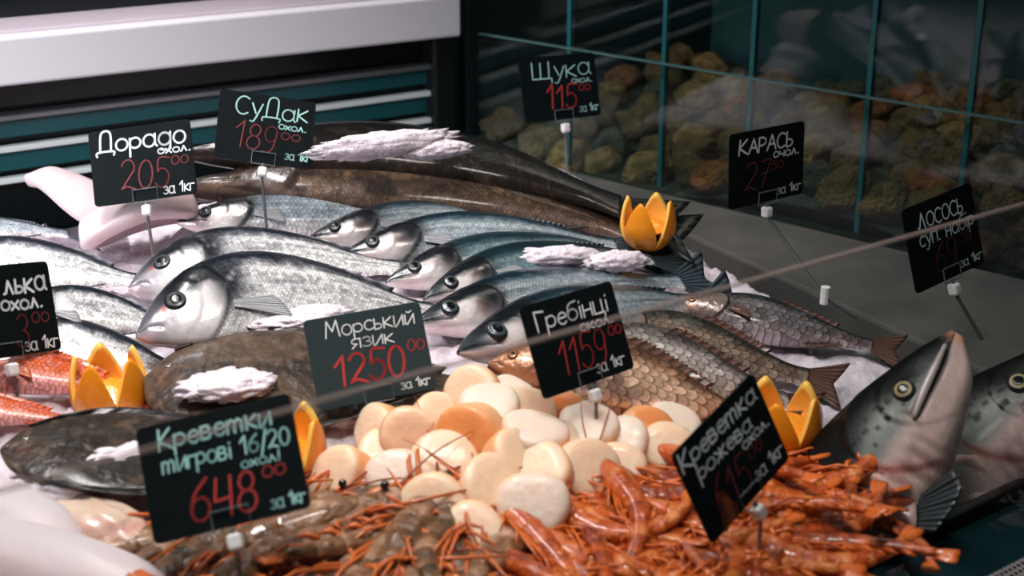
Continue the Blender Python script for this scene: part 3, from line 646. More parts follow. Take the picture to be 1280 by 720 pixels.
# flatfish and red fish at the left
add_fish('redfish', 'orange red fish with a pink flank behind the orange crown at the left', 'fish', 'redfish', (-60, 462), (172, 492), .045, .015, roll=26, seed=41, scale=.004, fincol=(206, 90, 40), hs=.95, bend=.05)
add_fish('redfish', 'orange red fish at the left edge beside the white tag knob', 'fish', 'redfish', (-90, 505), (95, 525), .035, .02, roll=20, seed=42, scale=.004, fincol=(200, 90, 40), hs=.8)
add_fish('sole', 'brown whole flatfish with ice on top, left of the sea tongue price tag', 'fish', 'sole', (182, 472), (560, 480), .03, .02, roll=12, seed=51, scale=.0026, strength=.9, fincol=(50, 40, 33), rough=.42, coat=.25, metal=0., hs=1.05, ts=.9, fins=('tail', 'dorsal', 'anal', 'pectoral'))
add_fish('sole', 'blackish flatfish at the left behind the tiger prawn price tag', 'fish', 'sole', (2, 560), (400, 575), .045, .02, roll=6, seed=52, scale=.0026, var='dark', strength=.9, fincol=(34, 32, 31), rough=.34, coat=.3, metal=0., hs=.88, ts=.75, fins=('tail', 'dorsal', 'anal'))

# ------------------------------------------------------------------ crushed ice bed, moulded under the fish
xs = np.arange(-1.05, .62, .0042); ys = np.arange(.42, 2.05, .0042)
GX, GY = np.meshgrid(xs, ys, indexing='ij'); base = hz(GX, GY)
under = np.full(GX.shape, 9.0)
for w in UNDERS:
    ii = np.clip(((w[:, 0] - xs[0]) / .0042).round().astype(int), 0, len(xs) - 1); jj = np.clip(((w[:, 1] - ys[0]) / .0042).round().astype(int), 0, len(ys) - 1)
    np.minimum.at(under, (ii, jj), w[:, 2])
for _ in range(3):                                 # close pinholes between samples
    e = np.full((under.shape[0] + 2, under.shape[1] + 2), 9.0); e[1:-1, 1:-1] = under
    nb = np.minimum.reduce([e[:-2, 1:-1], e[2:, 1:-1], e[1:-1, :-2], e[1:-1, 2:]]); under = np.where(under > 8, nb, np.minimum(under, nb))
cov = under < 8
H = np.where(cov, under - .003, base)
fixed = cov | (np.abs(GX) > 2)
for it in range(60):
    P_ = np.pad(H, 1, 'edge'); avg = (P_[:-2, 1:-1] + P_[2:, 1:-1] + P_[1:-1, :-2] + P_[1:-1, 2:]) / 4
    H = np.where(cov, np.minimum(under - .003, avg), avg * .94 + base * .06)
H = H + (fbm(GX * 55, GY * 55, 2) - .55) * .012 + (fbm(GX * 160, GY * 160, 8, 2) - .5) * .007
bb = (GX - P0[0]) * BX[0] + (GY - P0[1]) * BX[1]
led = (GX - LQ[0]) * LD[1] - (GY - LQ[1]) * LD[0]   # sign: inside is negative after the flip below
led = led / np.linalg.norm(LD); side = -led if led[0, 0] < 0 else led
wall = -((GX - WQ[0]) * WN[0] + (GY - WQ[1]) * WN[1])
lim = np.minimum(np.minimum(bb - .012, np.abs(side) * np.sign(side) - .055), wall - np.where(GX > -.5, .24, .20))
H = np.where(lim < .03, -.036 + (H + .036) * sst(0, .03, lim), H)
keep = lim > -.004
idx = -np.ones(GX.shape, int); idx[keep] = np.arange(keep.sum())
v = np.stack([GX[keep], GY[keep], H[keep]], 1)
k4 = keep[:-1, :-1] & keep[1:, :-1] & keep[1:, 1:] & keep[:-1, 1:]
f = np.stack([idx[:-1, :-1][k4], idx[1:, :-1][k4], idx[1:, 1:][k4], idx[:-1, 1:][k4]], 1)
ICE = mat('crushed_ice', (206, 194, 204), .28, sss=.35, sss_r=(.012, .012, .014), coat=.3, noise=(40, (226, 216, 224), .3, .7), bump=(170, .7, .004))
tag(link('crushed_ice', mesh('crushed_ice', v, f, ICE)), 'bed of crushed white ice under the fish', 'ice', kind='stuff')

# ------------------------------------------------------------------ handwriting: single strokes, box height 1
def arc(cx, cy, rx, ry, a0, a1, n=14): return [(cx + rx * math.cos(R(a0 + (a1 - a0) * i / n)), cy + ry * math.sin(R(a0 + (a1 - a0) * i / n))) for i in range(n + 1)]
def oo(w=.5, h=.66): return arc(w / 2, h / 2, w / 2, h / 2, 80, 445, 20)
G = {  # character: (advance, strokes)
 'о': (.60, [oo()]), 'О': (.72, [oo(.62, 1)]), '0': (.62, [oo(.5, 1)]),
 'а': (.66, [oo(), [(.50, .66), (.50, .12), (.58, 0)]]), 'А': (.68, [[(0, 0), (.3, 1), (.6, 0)], [(.12, .38), (.5, .38)]]),
 'б': (.62, [oo(.5, .6), [(.02, .35), (.06, .75), (.22, .95), (.5, 1)]]), 'в': (.56, [[(0, 0), (0, .66), (.3, .66), (.38, .5), (.28, .36), (0, .36)], [(.28, .36), (.44, .2), (.32, 0), (0, 0)]]),
 'г': (.46, [[(0, 0), (0, .66), (.40, .64)]]), 'Г': (.55, [[(.05, 0), (0, 1), (.48, .92)]]),
 'д': (.64, [oo(), [(.50, .66), (.48, -.1), (.36, -.28), (.08, -.22)]]), 'Д': (.78, [[(.10, .0), (.16, 1), (.54, 1), (.56, 0)], [(-.04, -.2), (0, 0), (.66, 0), (.68, -.2)]]),
 'е': (.56, [[(.04, .36), (.46, .40)] + arc(.25, .34, .23, .32, 20, 320, 14)]), 'ж': (.80, [[(0, .66), (.32, .33), (0, 0)], [(.66, .66), (.34, .33), (.66, 0)], [(.33, .68), (.33, 0)]]),
 'з': (.50, [arc(.18, .50, .18, .16, 150, -90, 10) + arc(.18, .17, .22, .17, 90, -150, 10)]), 'и': (.58, [[(0, .66), (0, .05), (.1, 0), (.45, .62)], [(.46, .66), (.46, 0)]]),
 'й': (.58, [[(0, .66), (0, .05), (.1, 0), (.45, .62)], [(.46, .66), (.46, 0)], [(.1, .86), (.22, .78), (.36, .88)]]), 'і': (.22, [[(.06, .62), (.06, 0)], [(.06, .86), (.07, .90)]]),
 'к': (.56, [[(0, .68), (0, 0)], [(.40, .66), (.02, .32), (.44, 0)]]), 'К': (.66, [[(.04, 1), (0, 0)], [(.50, .98), (.03, .45), (.56, 0)]]),
 'л': (.60, [[(-.02, .02), (.08, .06), (.22, .66), (.44, 0)]]), 'Л': (.74, [[(-.06, .12), (.06, .02), (.32, 1), (.56, 0)]]),
 'м': (.72, [[(0, 0), (.1, .66), (.3, .15), (.5, .66), (.6, 0)]]), 'М': (.86, [[(0, 0), (.12, 1), (.36, .35), (.60, 1), (.72, 0)]]),
 'н': (.58, [[(0, .66), (0, 0)], [(.44, .66), (.44, 0)], [(0, .34), (.44, .36)]]), 'п': (.58, [[(0, 0), (0, .66), (.44, .66), (.44, 0)]]),
 'р': (.58, [[(0, .62), (0, -.36)], [(0, .5)] + arc(.22, .36, .24, .28, 120, -150, 12)]), 'Р': (.58, [[(0, 0), (0, 1)] + arc(.16, .72, .3, .28, 110, -110, 10)]),
 'с': (.52, [arc(.25, .33, .25, .33, 50, 315, 12)]), 'С': (.66, [arc(.32, .5, .32, .5, 50, 310, 14)]),
 'т': (.80, [[(0, 0), (0, .64)], [(0, .5), (.16, .66), (.30, .55), (.30, 0)], [(.30, .5), (.46, .66), (.60, .55), (.60, 0)]]), 'у': (.56, [[(.02, .66), (.22, .12)], [(.46, .66), (.18, -.26), (.02, -.30)]]),
 'х': (.54, [[(0, .62), (.42, 0)], [(.42, .64), (0, 0)]]), 'ц': (.64, [[(0, .66), (0, 0), (.44, 0)], [(.44, .66), (.44, 0), (.54, 0), (.54, -.22)]]),
 'Щ': (1.0, [[(0, 1), (.02, .02), (.76, 0)], [(.38, .95), (.38, .02)], [(.76, 1), (.76, 0), (.88, 0), (.88, -.24)]]), 'ч': (.54, [[(0, .66), (.02, .34), (.2, .26), (.42, .36)], [(.42, .66), (.42, 0)]]),
 'ь': (.48, [[(0, .68), (0, 0)], [(0, .34)] + arc(.16, .17, .2, .17, 90, -90, 8) + [(0, 0)]]), 'Ь': (.56, [[(0, 1), (0, 0)], [(0, .48)] + arc(.18, .24, .24, .24, 90, -90, 8) + [(0, 0)]]),
 'я': (.56, [[(.42, 0), (.42, .66)] + arc(.22, .47, .22, .19, 70, 280, 10), [(.24, .28), (0, 0)]]), '.': (.24, [[(.04, .02), (.09, .05)]]), '!': (.26, [[(.10, 1.0), (.06, .26)], [(.04, .03), (.06, .06)]]), '/': (.40, [[(0, -.3), (.34, 1.1)]]),
 ' ': (.42, []), '1': (.46, [[(0, .68), (.26, 1), (.26, 0)]]), '2': (.64, [arc(.24, .72, .24, .28, 160, -20, 10) + [(.02, .04), (.22, .12), (.54, -.02)]]),
 '3': (.58, [arc(.2, .75, .22, .25, 150, -80, 10) + arc(.2, .24, .26, .26, 80, -160, 10)]), '4': (.62, [[(.06, 1), (.0, .42), (.46, .46)], [(.44, 1), (.42, 0)]]), '5': (.62, [[(.50, .98), (.12, 1), (.07, .56)] + arc(.22, .32, .26, .32, 110, -150, 12)]),
 '6': (.62, [[(.44, 1), (.12, .68)] + arc(.24, .27, .24, .28, 160, 500, 18)]), '7': (.58, [[(.0, .92), (.46, 1), (.14, 0)], [(.08, .48), (.40, .54)]]), '8': (.60, [arc(.24, .76, .19, .24, 270, 630, 14), arc(.24, .27, .24, .27, 90, 450, 16)]),
 '9': (.60, [arc(.24, .70, .22, .29, 20, 380, 16) + [(.40, .25), (.24, 0), (.04, .02)]]), '-': (.4, [[(0, .4), (.3, .42)]]),
}
SMOOTH = set('уд3569Дзби')
def smooth(p, n=5):
    p = [np.array(q, float) for q in p]
    if len(p) < 3: return p
    out = []
    for i in range(len(p) - 1):
        a, b, c, d = p[max(i - 1, 0)], p[i], p[i + 1], p[min(i + 2, len(p) - 1)]
        for k in range(n):
            t = k / n; out.append(.5 * ((2 * b) + (c - a) * t + (2 * a - 5 * b + 4 * c - d) * t * t + (3 * b - a - 3 * c + d) * t ** 3))
    return out + [p[-1]]
def writing(mb, text, x, y, width, height, ang=0, pen=.0016, z=.0, slant=.10, seed=0, mi=0):
    adv = sum(G[c][0] for c in text); sx = width / adv; rnd = random.Random(seed + len(text)); cx = 0
    ca, sa = math.cos(R(ang)), math.sin(R(ang))
    for c in text:
        w, st = G[c]; jy = rnd.uniform(-.04, .04); js = rnd.uniform(.94, 1.06)
        for s in st:
            pts = []
            for (px, py) in (smooth(s) if c in SMOOTH else s):
                lx = (cx + px) * sx + py * height * slant; ly = (py * js + jy) * height
                pts.append(np.array([x + lx * ca - ly * sa, y + lx * sa + ly * ca]))
            h = pen / 2
            for i, p in enumerate(pts):
                n = 10; mb.add([(p[0] + h * math.cos(k * 2 * math.pi / n), p[1] + h * math.sin(k * 2 * math.pi / n), z) for k in range(n)], [tuple(range(n))], mi)
                if i + 1 < len(pts):
                    q = pts[i + 1]; d = q - p; l = np.linalg.norm(d)
                    if l < 1e-7: continue
                    nn = np.array([-d[1], d[0]]) / l * h
                    mb.add([(*(p - nn), z), (*(q - nn), z), (*(q + nn), z), (*(p + nn), z)], [(0, 1, 2, 3)], mi)
        cx += w
    return mb

# ------------------------------------------------------------------ price tags
BOARD = mat('tag_board', (15, 20, 22), .55, spec=.06, noise=(60, (19, 25, 27), .3, .7)); CHALK = mat('white_marker', (226, 232, 234), .7); RED = mat('red_marker', (180, 52, 50), .7); DULLRED = mat('faded_red_marker', (122, 44, 46), .7)
MINT = mat('pale_green_marker', (164, 212, 208), .7)
CLEAR = glass_mat('clear_plastic', (.86, .88, .88), 1.0); KNOB = mat('white_plastic', (236, 232, 232), .4)
SHEENB = mat('sheen_board', (46, 58, 61), .5, spec=.1)  # sheen on the tilted black board, put into its base colour
TW, TH = .100, .074
TAGS = [
 ('dorado', 'black price tag for dorado, big white word and faded red 205', [-.357, 1.318, .149], [[.9909, -.1311, -.0305], [.032, .4495, -.8927], [.1308, .8836, .4496]], CHALK, DULLRED,
  [('Дорадо', .08, .70, .88, .24, 0, 20), ('охол.', .66, .585, .33, .10, 1, 14)], ('205', .27, .16, .50, .38, 14), ('00', .78, .42, .18, .11), ('за 1кг', .68, .05, .30, .14)),
 ('sudak', 'black tilted price tag for pikeperch with faded red 189', [-.256, 1.431, .155], [[.9528, .043, .3007], [.2285, .5506, -.8029], [-.2001, .8336, .5148]], MINT, DULLRED,
  [('СуДак', .17, .67, .78, .26, 0, 16), ('охол.', .63, .53, .30, .10, 1, 13)], ('189', .18, .18, .46, .38, 13), ('00', .66, .38, .22, .10), ('за 1кг', .72, .10, .27, .12)),
 ('shchuka', 'black price tag for pike, red 115, standing furthest back', [.056, 1.616, .16], [[.8922, -.1238, .4344], [.4517, .2586, -.8539], [-.0067, .958, .2867]], MINT, RED,
  [('Щука', .15, .66, .80, .27, 0, 16), ('охол.', .66, .55, .28, .09, 1, 13)], ('115', .30, .18, .42, .36, 20), ('00', .74, .42, .17, .09), ('за 1кг', .72, .09, .26, .12)),
 ('karas', 'black price tag for crucian carp, red 27, on a jointed stick', [.25, 1.336, .142], [[.8248, -.0339, .5643], [.5653, .0385, -.824], [.0062, .9987, .0509]], CHALK, DULLRED,
  [('КАРАСЬ', .12, .70, .74, .19, 0, 20), ('очол.', .58, .58, .36, .11, 1, 17)], ('27', .20, .20, .36, .36, 12), ('50', .55, .42, .18, .11), ('за 1кг', .64, .07, .33, .12)),
 ('losos', 'black price tag for salmon soup set, red 69, at the right edge', [.377, 1.168, .122], [[.7714, -.226, .5948], [.6324, .1687, -.756], [.0705, .9594, .2731]], CHALK, DULLRED,
  [('ЛОСОСЬ', .18, .70, .66, .17, 0, 15), ('суп. набір', .16, .50, .80, .18, 0, 14)], ('69', .32, .13, .34, .32, 13), ('50', .72, .36, .17, .12), ('за 1кг', .66, .07, .32, .11)),
 ('lka', 'black price tag cut off by the left edge, red 3 below white letters', [-.406, 1.045, .1], [[.5762, -.1672, .8], [.7937, .3482, -.4988], [-.1952, .9224, .3334]], CHALK, DULLRED,
  [('лька', .55, .68, .41, .22, 0, 22), ('охол.', .50, .50, .40, .15, 1, 20)], ('3', .60, .10, .13, .36, 14), ('00', .76, .33, .18, .11), ('за 1кг', .66, .04, .32, .14)),
 ('morskyi', 'black price tag with painted grey sheen for sea tongue, bright red 1250, left of the scallops', [-.116, 1.065, .054], [[.9209, -.2045, .3319], [.389, .4263, -.8167], [.0255, .8812, .4721]], CHALK, RED,
  [('Морський', .16, .77, .78, .17, 0, 11), ('язик', .36, .60, .38, .15, 1, 10)], ('1250', .17, .22, .62, .34, 22), ('00', .82, .46, .16, .12), ('за 1кг', .70, .06, .26, .10)),
 ('hrebintsi', 'black price tag for scallops, red 1159, above the scallop heap', [.053, 1.039, .079], [[.7527, -.263, .6036], [.6582, .3179, -.6824], [-.0124, .9109, .4123]], CHALK, RED,
  [('Гребінці', .11, .70, .80, .20, 0, 15), ('окол.', .54, .56, .38, .11, 1, 13)], ('1159', .24, .17, .54, .38, 14), ('00', .82, .42, .16, .10), ('за 1кг', .60, .08, .32, .13)),
 ('krevetky', 'large black price tag for tiger prawns, red 648, at lower left', [-.181, .787, .094], [[.9715, -.229, -.0621], [.0794, .5602, -.8246], [.2236, .7961, .5624]], MINT, RED,
  [('Креветки', .13, .77, .74, .17, 0, 14), ('тигрові 16/20', .13, .57, .83, .15, 0, 13), ('охол!', .62, .455, .26, .085, 1, 10)], ('648', .26, .10, .44, .33, 18), ('00', .74, .33, .16, .09), ('за 1кг', .76, .06, .22, .11)),
 ('rozheva', 'black steeply tilted price tag for pink shrimp, faded red 615', [.153, .875, .057], [[.6371, -.4152, .6494], [.7134, -.0014, -.7007], [.2919, .9097, .2953]], CHALK, DULLRED,
  [('Креветка', .03, .77, .92, .18, 0, 17), ('рожева', .14, .58, .66, .16, 0, 15), ('охол.', .62, .46, .34, .11, 1, 14)], ('615', .18, .12, .42, .36, 13), ('00', .64, .33, .18, .10), ('за 1кг', .62, .10, .35, .14)),
]
def rounded_rect(w, h, r, n=6):
    p = []
    for cx, cy, a in ((w / 2 - r, h / 2 - r, 0), (-w / 2 + r, h / 2 - r, 90), (-w / 2 + r, -h / 2 + r, 180), (w / 2 - r, -h / 2 + r, 270)):
        p += [(cx + r * math.cos(R(a + 90 * i / n)), cy + r * math.sin(R(a + 90 * i / n))) for i in range(n + 1)]
    return p
STICKS = {'karas': (1031, 372), 'losos': (1228, 425)}
NEAR = {'morskyi': .90, 'hrebintsi': .89, 'rozheva': .90, 'lka': .95, 'sudak': .92, 'krevetky': .95}     # how near each tag stands
for key, label, pos, rm, ink, red, words, price, cents, unit in TAGS:
    rmx = Matrix(rm); near = NEAR.get(key, 1.0); base = Vector(EYE) + (Vector(pos) - rmx.col[1] * (TH / 2) - Vector(EYE)) * near; M = rmx.to_4x4() @ Matrix.Scale(near, 4); M.translation = base
    root = thing('price_tag', label, 'price tag', mtx=M)
    bp = [(x, y + TH / 2) for x, y in rounded_rect(TW, TH, .004)]
    bd = MB().prism(bp, -.0014, 0).build('board', SHEENB if key == 'morskyi' else BOARD, root)
    U = lambda u: (u - .5) * TW
    for k, (t, u, v, w, h, sm, pen) in enumerate(words + [(unit[0], *unit[1:], 0, 12)]):
        tag(writing(MB(), t, U(u), v * TH, w * TW, h * TH, 0, pen * .0001, .0003, .06, k).build('lettering', ink, bd), 'white handwriting')
    mb = MB(); writing(mb, price[0], U(price[1]), price[2] * TH, price[3] * TW, price[4] * TH, 0, price[5] * .0001, .0003, .1, 3)
    writing(mb, cents[0], U(cents[1]), cents[2] * TH, cents[3] * TW, cents[4] * TH, 0, .0010, .0003, .1, 4)
    tag(mb.build('price_figures', red, bd), 'red handwritten price')
    c = [(-.012, -.002, .0016), (-.012, .011, .0022), (.012, .011, .0022), (.012, -.002, .0016)]
    tag(MB().tube(c + [c[0]], .0006, 6).build('clip', mat('clip_plastic', (96, 104, 106), .25), root), 'clear plastic clip')
    MB().tube([(0, -.001, .001), (0, -.006, .001)], .0016, 8).build('clip_neck', mat('clip_plastic'), root)
    k = MB().box((-.0046, -.0155, -.0036), (.0092, 0, 0), (0, .0105, 0), (0, 0, .0092)).build('knob', KNOB, root); bevel(k, .0022, 3)
    inv = M.inverted(); kw = M @ Vector((0, -.014, .001))
    if key in STICKS: foot = Vector(on(*STICKS[key], .03 if key == 'losos' else .02))
    else: foot = Vector((kw.x + .002, kw.y + .004, min(kw.z - .02, float(hz(kw.x, kw.y)) - .002)))
    kl, fl = inv @ kw, inv @ foot
    MB().tube([kl, kl + (fl - kl) * .5, fl], .0016, 8).build('stick', mat('clear_stick', (150, 150, 150), .15, trans=.6) if key not in STICKS else mat('grey_stick', (60, 64, 64), .3), root)
    if key == 'karas':
        q = inv.to_3x3() @ Vector((0, 0, .012))
        k = MB().tube([fl - q * .5, fl + q * .9], .0046, 10).build('joint', KNOB, root)
        f2 = inv @ (foot + Vector((.026, -.02, -.012))); MB().tube([fl, f2], .0016, 8).build('lower_stick', mat('grey_stick'), root)

# ------------------------------------------------------------------ scallops
def scallop_mesh(seed):
    rnd = random.Random(seed); n = 36; prof_ = []
    for k in range(19):
        a = -math.pi / 2 + math.pi * k / 18; e = .42
        prof_.append((math.copysign(abs(math.cos(a)) ** e, 1), math.copysign(abs(math.sin(a)) ** (e * 1.1), math.sin(a)) * .66))
    v = []; cl_ = []
    for r, z in prof_:
        for j in range(n):
            t = 2 * math.pi * j / n; k = 1 + .05 * math.sin(2 * t + seed) + .035 * math.sin(3 * t + seed * 2.3)
            zz = z * (1 + .16 * r * math.sin(t + seed)); v.append((r * k * math.cos(t) * (1 + .10 * z), r * k * math.sin(t), zz))
            w = float(sst(.30, .62, np.array(abs(z)))); cl_.append(w)
    f = [(i * n + j, i * n + (j + 1) % n, (i + 1) * n + (j + 1) % n, (i + 1) * n + j) for i in range(len(prof_) - 1) for j in range(n)]
    return v, f, cl_
def scallop_mat(name, col, col2):
    m = mat(name, col, .42, sss=.55, sss_r=(.014, .006, .003), coat=.15, bump=(3, .10, .05)); nt = m.node_tree; b = nt.nodes['Principled BSDF']
    a = nt.nodes.new('ShaderNodeAttribute'); a.attribute_name = 'Col'; mx = nt.nodes.new('ShaderNodeMix'); mx.data_type = 'RGBA'
    mx.inputs['A'].default_value = rgb(*col); mx.inputs['B'].default_value = rgb(*col2); nt.links.new(a.outputs['Fac'], mx.inputs['Factor']); nt.links.new(mx.outputs['Result'], b.inputs['Base Color']); return m
SM = [scallop_mat('scallop_cream', (240, 176, 126), (246, 208, 178)), scallop_mat('scallop_orange', (238, 182, 136), (234, 152, 92)), scallop_mat('scallop_grey', (238, 188, 148), (238, 212, 196))]
smesh = []
for k in range(6):
    v, f, w = scallop_mesh(k); smesh.append(mesh('scallop', v, f, SM[[0, 0, 1, 2, 0, 2][k]], col=np.repeat(np.array(w)[:, None], 4, 1)))
SC = [  # px, py, lift, tilt towards viewer, tilt sideways, kind, radius
 (593, 490, .022, 55, 10, 1, 1.0), (640, 498, .012, 20, 20, 3, .85), (612, 514, .026, 30, -10, 3, 1.05), (477, 538, .014, 50, -50, 4, 1.0), (511, 543, .018, 60, 35, 0, 1.05), (544, 524, .012, 40, 30, 1, .95),
 (590, 541, .030, 72, 5, 2, 1.1), (656, 520, .020, 40, 25, 0, 1.0), (703, 522, .012, 60, -40, 2, 1.0), (737, 540, .016, 30, 0, 3, 1.1), (667, 551, .028, 12, 8, 3, 1.15), (640, 576, .026, 30, 35, 0, 1.05), (684, 592, .026, 40, -15, 4, 1.0),
 (553, 580, .020, 35, 10, 1, 1.1), (497, 597, .016, 45, -20, 3, 1.0), (428, 600, .012, 45, -30, 0, 1.1), (610, 612, .026, 40, 25, 4, 1.1), (667, 632, .026, 50, -20, 3, 1.15), (544, 632, .020, 55, 20, 1, 1.1), (594, 672, .014, 50, -10, 4, 1.1),
 (729, 592, .020, 40, 20, 0, 1.15), (780, 558, .012, 40, -10, 5, 1.0), (807, 541, .010, 55, 30, 2, 1.0), (840, 534, .012, 30, 10, 3, .95), (832, 562, .012, 35, 20, 0, .95), (480, 572, .006, 40, 0, 4, .95), (700, 562, .014, 30, 10, 4, 1.0),
 (570, 603, .008, 30, 0, 4, 1.0), (640, 655, .010, 40, 30, 0, 1.0), (520, 610, .004, 30, 10, 1, .95), (770, 590, .008, 40, 10, 0, 1.0), (632, 545, .012, 20, 0, 1, 1.0), (565, 555, .008, 50, 10, 1, .95), (455, 622, .004, 30, 0, 4, 1.0)]
SL = {0: 'pale orange scallop on the very top of the scallop heap', 6: 'large orange scallop with its flat round face to the viewer, on the heap', 8: 'orange tinted scallop just below the scallop price tag', 15: 'cream scallop furthest left, beside the orange crown behind the prawn tag', 19: 'lowest scallop in front, half under the tiger prawns and shrimp feelers', 10: 'wide greyish scallop lying flat in the middle of the heap', 4: 'cream scallop standing on edge at the left of the heap'}
for i, (px, py, dz, tx, ty, k, r) in enumerate(SC):
    o = link('scallop', smesh[k]); p = on(px, py, dz + .004); o.location = p; rr = .0205 * r; o.scale = (rr, rr, rr)
    o.rotation_euler = (R(tx), R(ty), R((i * 67) % 50 - 25))
    tag(o, SL.get(i, 'cream coloured raw scallop among the others in the heap'), 'scallop', 'scallops in the heap')

# ------------------------------------------------------------------ orange crowns
PEEL = mat('orange_peel', (246, 150, 26), .32, coat=.3, sss=.15, sss_r=(.004, .002, .0005), bump=(900, .25, .0006)); PITH = mat('orange_pith', (250, 196, 92), .5, sss=.2, sss_r=(.004, .002, .001)); PULP = mat('orange_pulp', (242, 140, 22), .25, coat=.5, noise=(260, (252, 176, 60), .3, .7), bump=(240, .5, .002), sss=.2, sss_r=(.006, .003, .0005))
def crown(label, px, py, rad, petals, rot, lift=.02, tall=70, gap=-12, lean=(0, 0), power=.75, tallz=1.15):
    p = on(px, py, lift); root = thing('orange_crown', label, 'orange', tuple(p), 'carved orange garnishes'); root.rotation_euler = (R(lean[0]), R(lean[1]), R(rot))
    n, m = petals * 24, 16; v = []; f = []
    def ring(rr, i, inner):
        for j in range(n):
            t = 2 * math.pi * j / n; u = (j % 24) / 24; tri = 1 - abs(2 * u - 1)
            top = gap + (tall - gap) * (1 - (1 - tri) ** 1.7); el = R(-86 + (top + 86) * i / (m - 1))
            q = max(0, el) / R(80); c = math.cos(el) if el < 0 else 1 - .05 * q - .12 * q * q; h = math.sin(el) if el < 0 else .88 * q
            v.append((rr * c * math.cos(t), rr * c * math.sin(t), rr * h))
    for i in range(m): ring(rad, i, 0)
    f = [(i * n + j, i * n + (j + 1) % n, (i + 1) * n + (j + 1) % n, (i + 1) * n + j) for i in range(m - 1) for j in range(n)]
    mi = [0] * len(f); b = m * n
    for i in range(m): ring(rad * .86, i, 1)
    g = [(b + i * n + j, b + (i + 1) * n + j, b + (i + 1) * n + (j + 1) % n, b + i * n + (j + 1) % n) for i in range(m - 1) for j in range(n)]; f += g; mi += [1] * len(g)
    g = [((m - 1) * n + j, (m - 1) * n + (j + 1) % n, b + (m - 1) * n + (j + 1) % n, b + (m - 1) * n + j) for j in range(n)]; f += g; mi += [1] * len(g)
    link('peel', mesh('peel', v, f, [PEEL, PITH], midx=mi), root)
    q = 40; v = []; f = []
    for i in range(12):
        a = R(90) * i / 11
        for j in range(q):
            t = 2 * math.pi * j / q; rr = rad * .85 * math.sin(a) * (1 if i < 11 else .99); v.append((rr * math.cos(t), rr * math.sin(t), rad * (-.12 + .34 * math.cos(a) ** 2 + .03 * math.sin(t * petals) * math.sin(a))))
    f = [(i * q + j, (i + 1) * q + j, (i + 1) * q + (j + 1) % q, i * q + (j + 1) % q) for i in range(11) for j in range(q)]
    link('pulp', mesh('pulp', v, f, PULP), root)
    return root
crown('orange carved into a pointed crown beside the orange red fish', 136, 486, .0300, 5, 8, .020, tall=92)
crown('orange crown peeping out behind the tiger prawn price tag', 350, 562, .0330, 5, 20, .030, tall=75)
crown('orange crown at the back by the tail of the pikes', 810, 280, .0280, 4, 20, .058, gap=-48, tall=88)
crown('orange crown behind the pink shrimp tag, left of the salmon heads', 975, 528, .0320, 5, 0, .026, tall=78)

